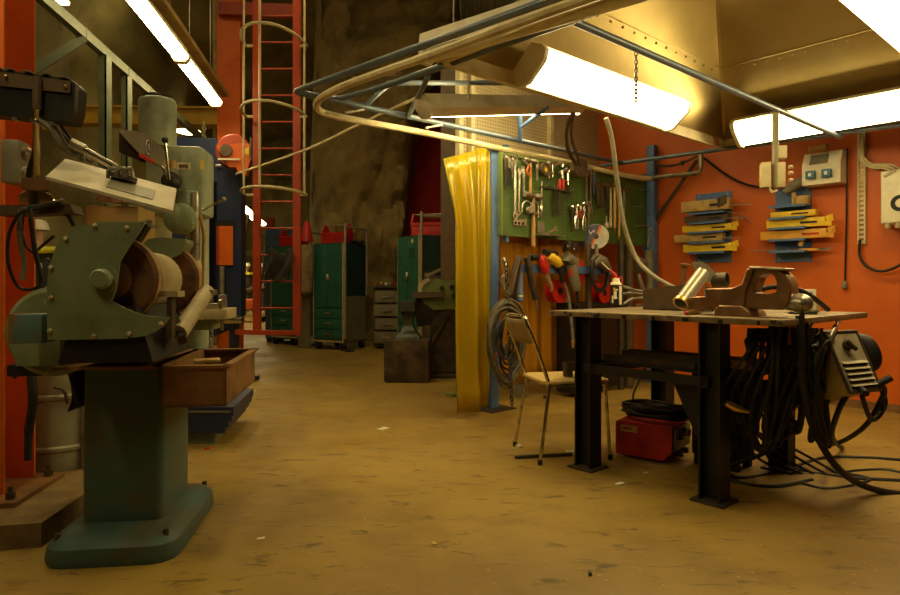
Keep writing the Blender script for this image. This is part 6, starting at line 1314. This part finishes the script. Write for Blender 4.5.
# anvil
ab = V((pp(407, 384, 6.85).x, 7.12, 0))
one('anvil_block', MB().box(ab+Z*.235, (.50, .5, .47), -.04, .035), 'block', 'dark square timber block carrying the anvil', 'block')
an = thing('anvil', 'dark blue grey anvil seen end on, standing on the timber block', 'anvil', ab+Z*.47)
def aq(x, y, z): return ab+V((x, y, .47+z))
loft(MB(), [[aq(sx*a, sy*b, z) for sx, sy in ((-1, -1), (1, -1), (1, 1), (-1, 1))] for a, b, z in ((.13, .17, 0), (.125, .165, .035), (.085, .13, .07), (.055, .10, .14), (.055, .11, .22), (.075, .17, .29), (.075, .19, .31))]).build('body', 'anvil', an)
MB().prism([aq(-.08, -.22, .31), aq(.08, -.22, .31), aq(.08, .22, .31), aq(-.08, .22, .31)], Z*.11).build('face', 'anvil', an)
MB().tube([aq(0, .2, .36), aq(0, .3, .365), aq(0, .42, .385), aq(0, .5, .40)], [.06, .052, .03, .006], 14).build('horn', 'anvil', an)
# linisher
lx = V((pp(440, 300, 7.35).x, 7.5, 0)); li = thing('belt_linisher', 'light green belt grinding machine on a dark stand beside the yellow curtain', 'belt grinder', lx)
def lp(pts, th, dy, m, nm): return MB().trace(pts, (0, 7.3+dy, 0), (0, 1, 0), th).build(nm, m, li)
lp(((418, 294), (419, 286), (424, 281), (432, 279), (462, 279), (462, 309), (434, 310), (426, 305)), .3, 0, 'limeg', 'body'); lp(((424, 275), (445, 266), (446, 268), (428, 277)), .3, .02, 'sidegrey', 'spark_deflector')
mb = MB(); mb.trace([(418, 294), (418, 285), (423, 280), (429, 278), (430, 281), (425, 284), (422, 288), (421, 294)], (0, 7.28, 0), (0, 1, 0), .1); mb.build('belt_guard', 'beige', li)
lp(((413, 292), (443, 292), (443, 297), (413, 298)), .12, -.1, 'leather', 'work_rest'); lp(((416, 298), (436, 298), (437, 312), (430, 325), (418, 327), (415, 315)), .2, .02, 'black', 'belt_housing')
lp(((430, 310), (455, 310), (459, 372), (431, 372)), .3, .05, 'darksteel', 'stand'); lp(((445, 322), (449, 315), (432, 345), (428, 352), (430, 340)), .1, -.02, 'leather', 'lever_plate')
for x, y in ((452, 287), (442, 288), (454, 296)): MB().lathe([(.03, 0), (.025, .03)], pp(x, y, 7.3), (0, -1, 0), 10).build('knob', 'black', li)
MB().lathe([(.32, 0), (.32, .03), (.12, .05)], V((lx.x+.02, 7.5, 0)), seg=24).build('foot_plate', 'darksteel', li)
lp(((424, 272), (440, 276), (462, 273), (462, 279), (424, 279)), .28, .03, 'darksteel', 'top_cover')
# ---------- litter on the floor ----------
def chip(px, py, s, m, label, nm='paper_scrap', cat='litter', h=.004): c = ray_z(px, py, .0); one(nm, MB().box(c+Z*(h/2+.0005), (s, s*.6, h), px*.7, min(.002, h*.3)), m, label, cat, 'litter on the floor')
chip(261, 539, .032, 'paper', 'white paper scrap on the open floor at the lower left'); chip(519, 447, .05, 'paper', 'white scrap touching the left chair leg', h=.012); chip(463, 412, .07, 'tan', 'tan flat scrap in front of the yellow curtain'); chip(383, 429, .09, 'white', 'pale ring shaped scrap in the middle of the floor', h=.006); chip(434, 544, .03, 'tan', 'small tan chip on the foreground floor'); chip(252, 391, .06, 'white', 'white scrap right of the rusty bin'); chip(590, 575, .02, 'darksteel', 'tiny dark nut on the foreground floor', 'steel_nut', h=.012); chip(646, 473, .03, 'paper', 'pale scrap between the bench legs'); chip(620, 484, .05, 'paper', 'thin pale scrap left of the near bench leg'); chip(570, 454, .05, 'paper', 'crumpled white scrap beside the steel rod under the chair', h=.02); chip(208, 449, .04, 'red', 'red strip beside the drill base', h=.008)
chip(545, 398, .05, 'rubber', 'small black piece on the floor behind the chair', 'rubber_piece', h=.02); chip(251, 380, .16, 'navy', 'dark flat piece on the floor beside the bin', 'flat_piece', h=.05); chip(350, 352, .14, 'cloth', 'dark rag under the green cart right of the ladder', 'floor_rag', h=.03); chip(452, 396, .12, 'limeg', 'green wedge on the floor beside the yellow curtain', 'wedge', h=.03)
rng_ = random.Random(3)
mb = MB()
for k in range(260):
    px, py = rng_.uniform(190, 890), rng_.uniform(400, 594); c = ray_z(px, py, 0); s = rng_.uniform(.002, .007); mb.box(c+Z*.0012, (s*2, s, .002), rng_.uniform(0, 6))
o = mb.build('metal_swarf', 'tan'); o['kind'] = 'stuff'; tag(o, 'fine pale swarf and grit scattered over the concrete floor', 'debris')
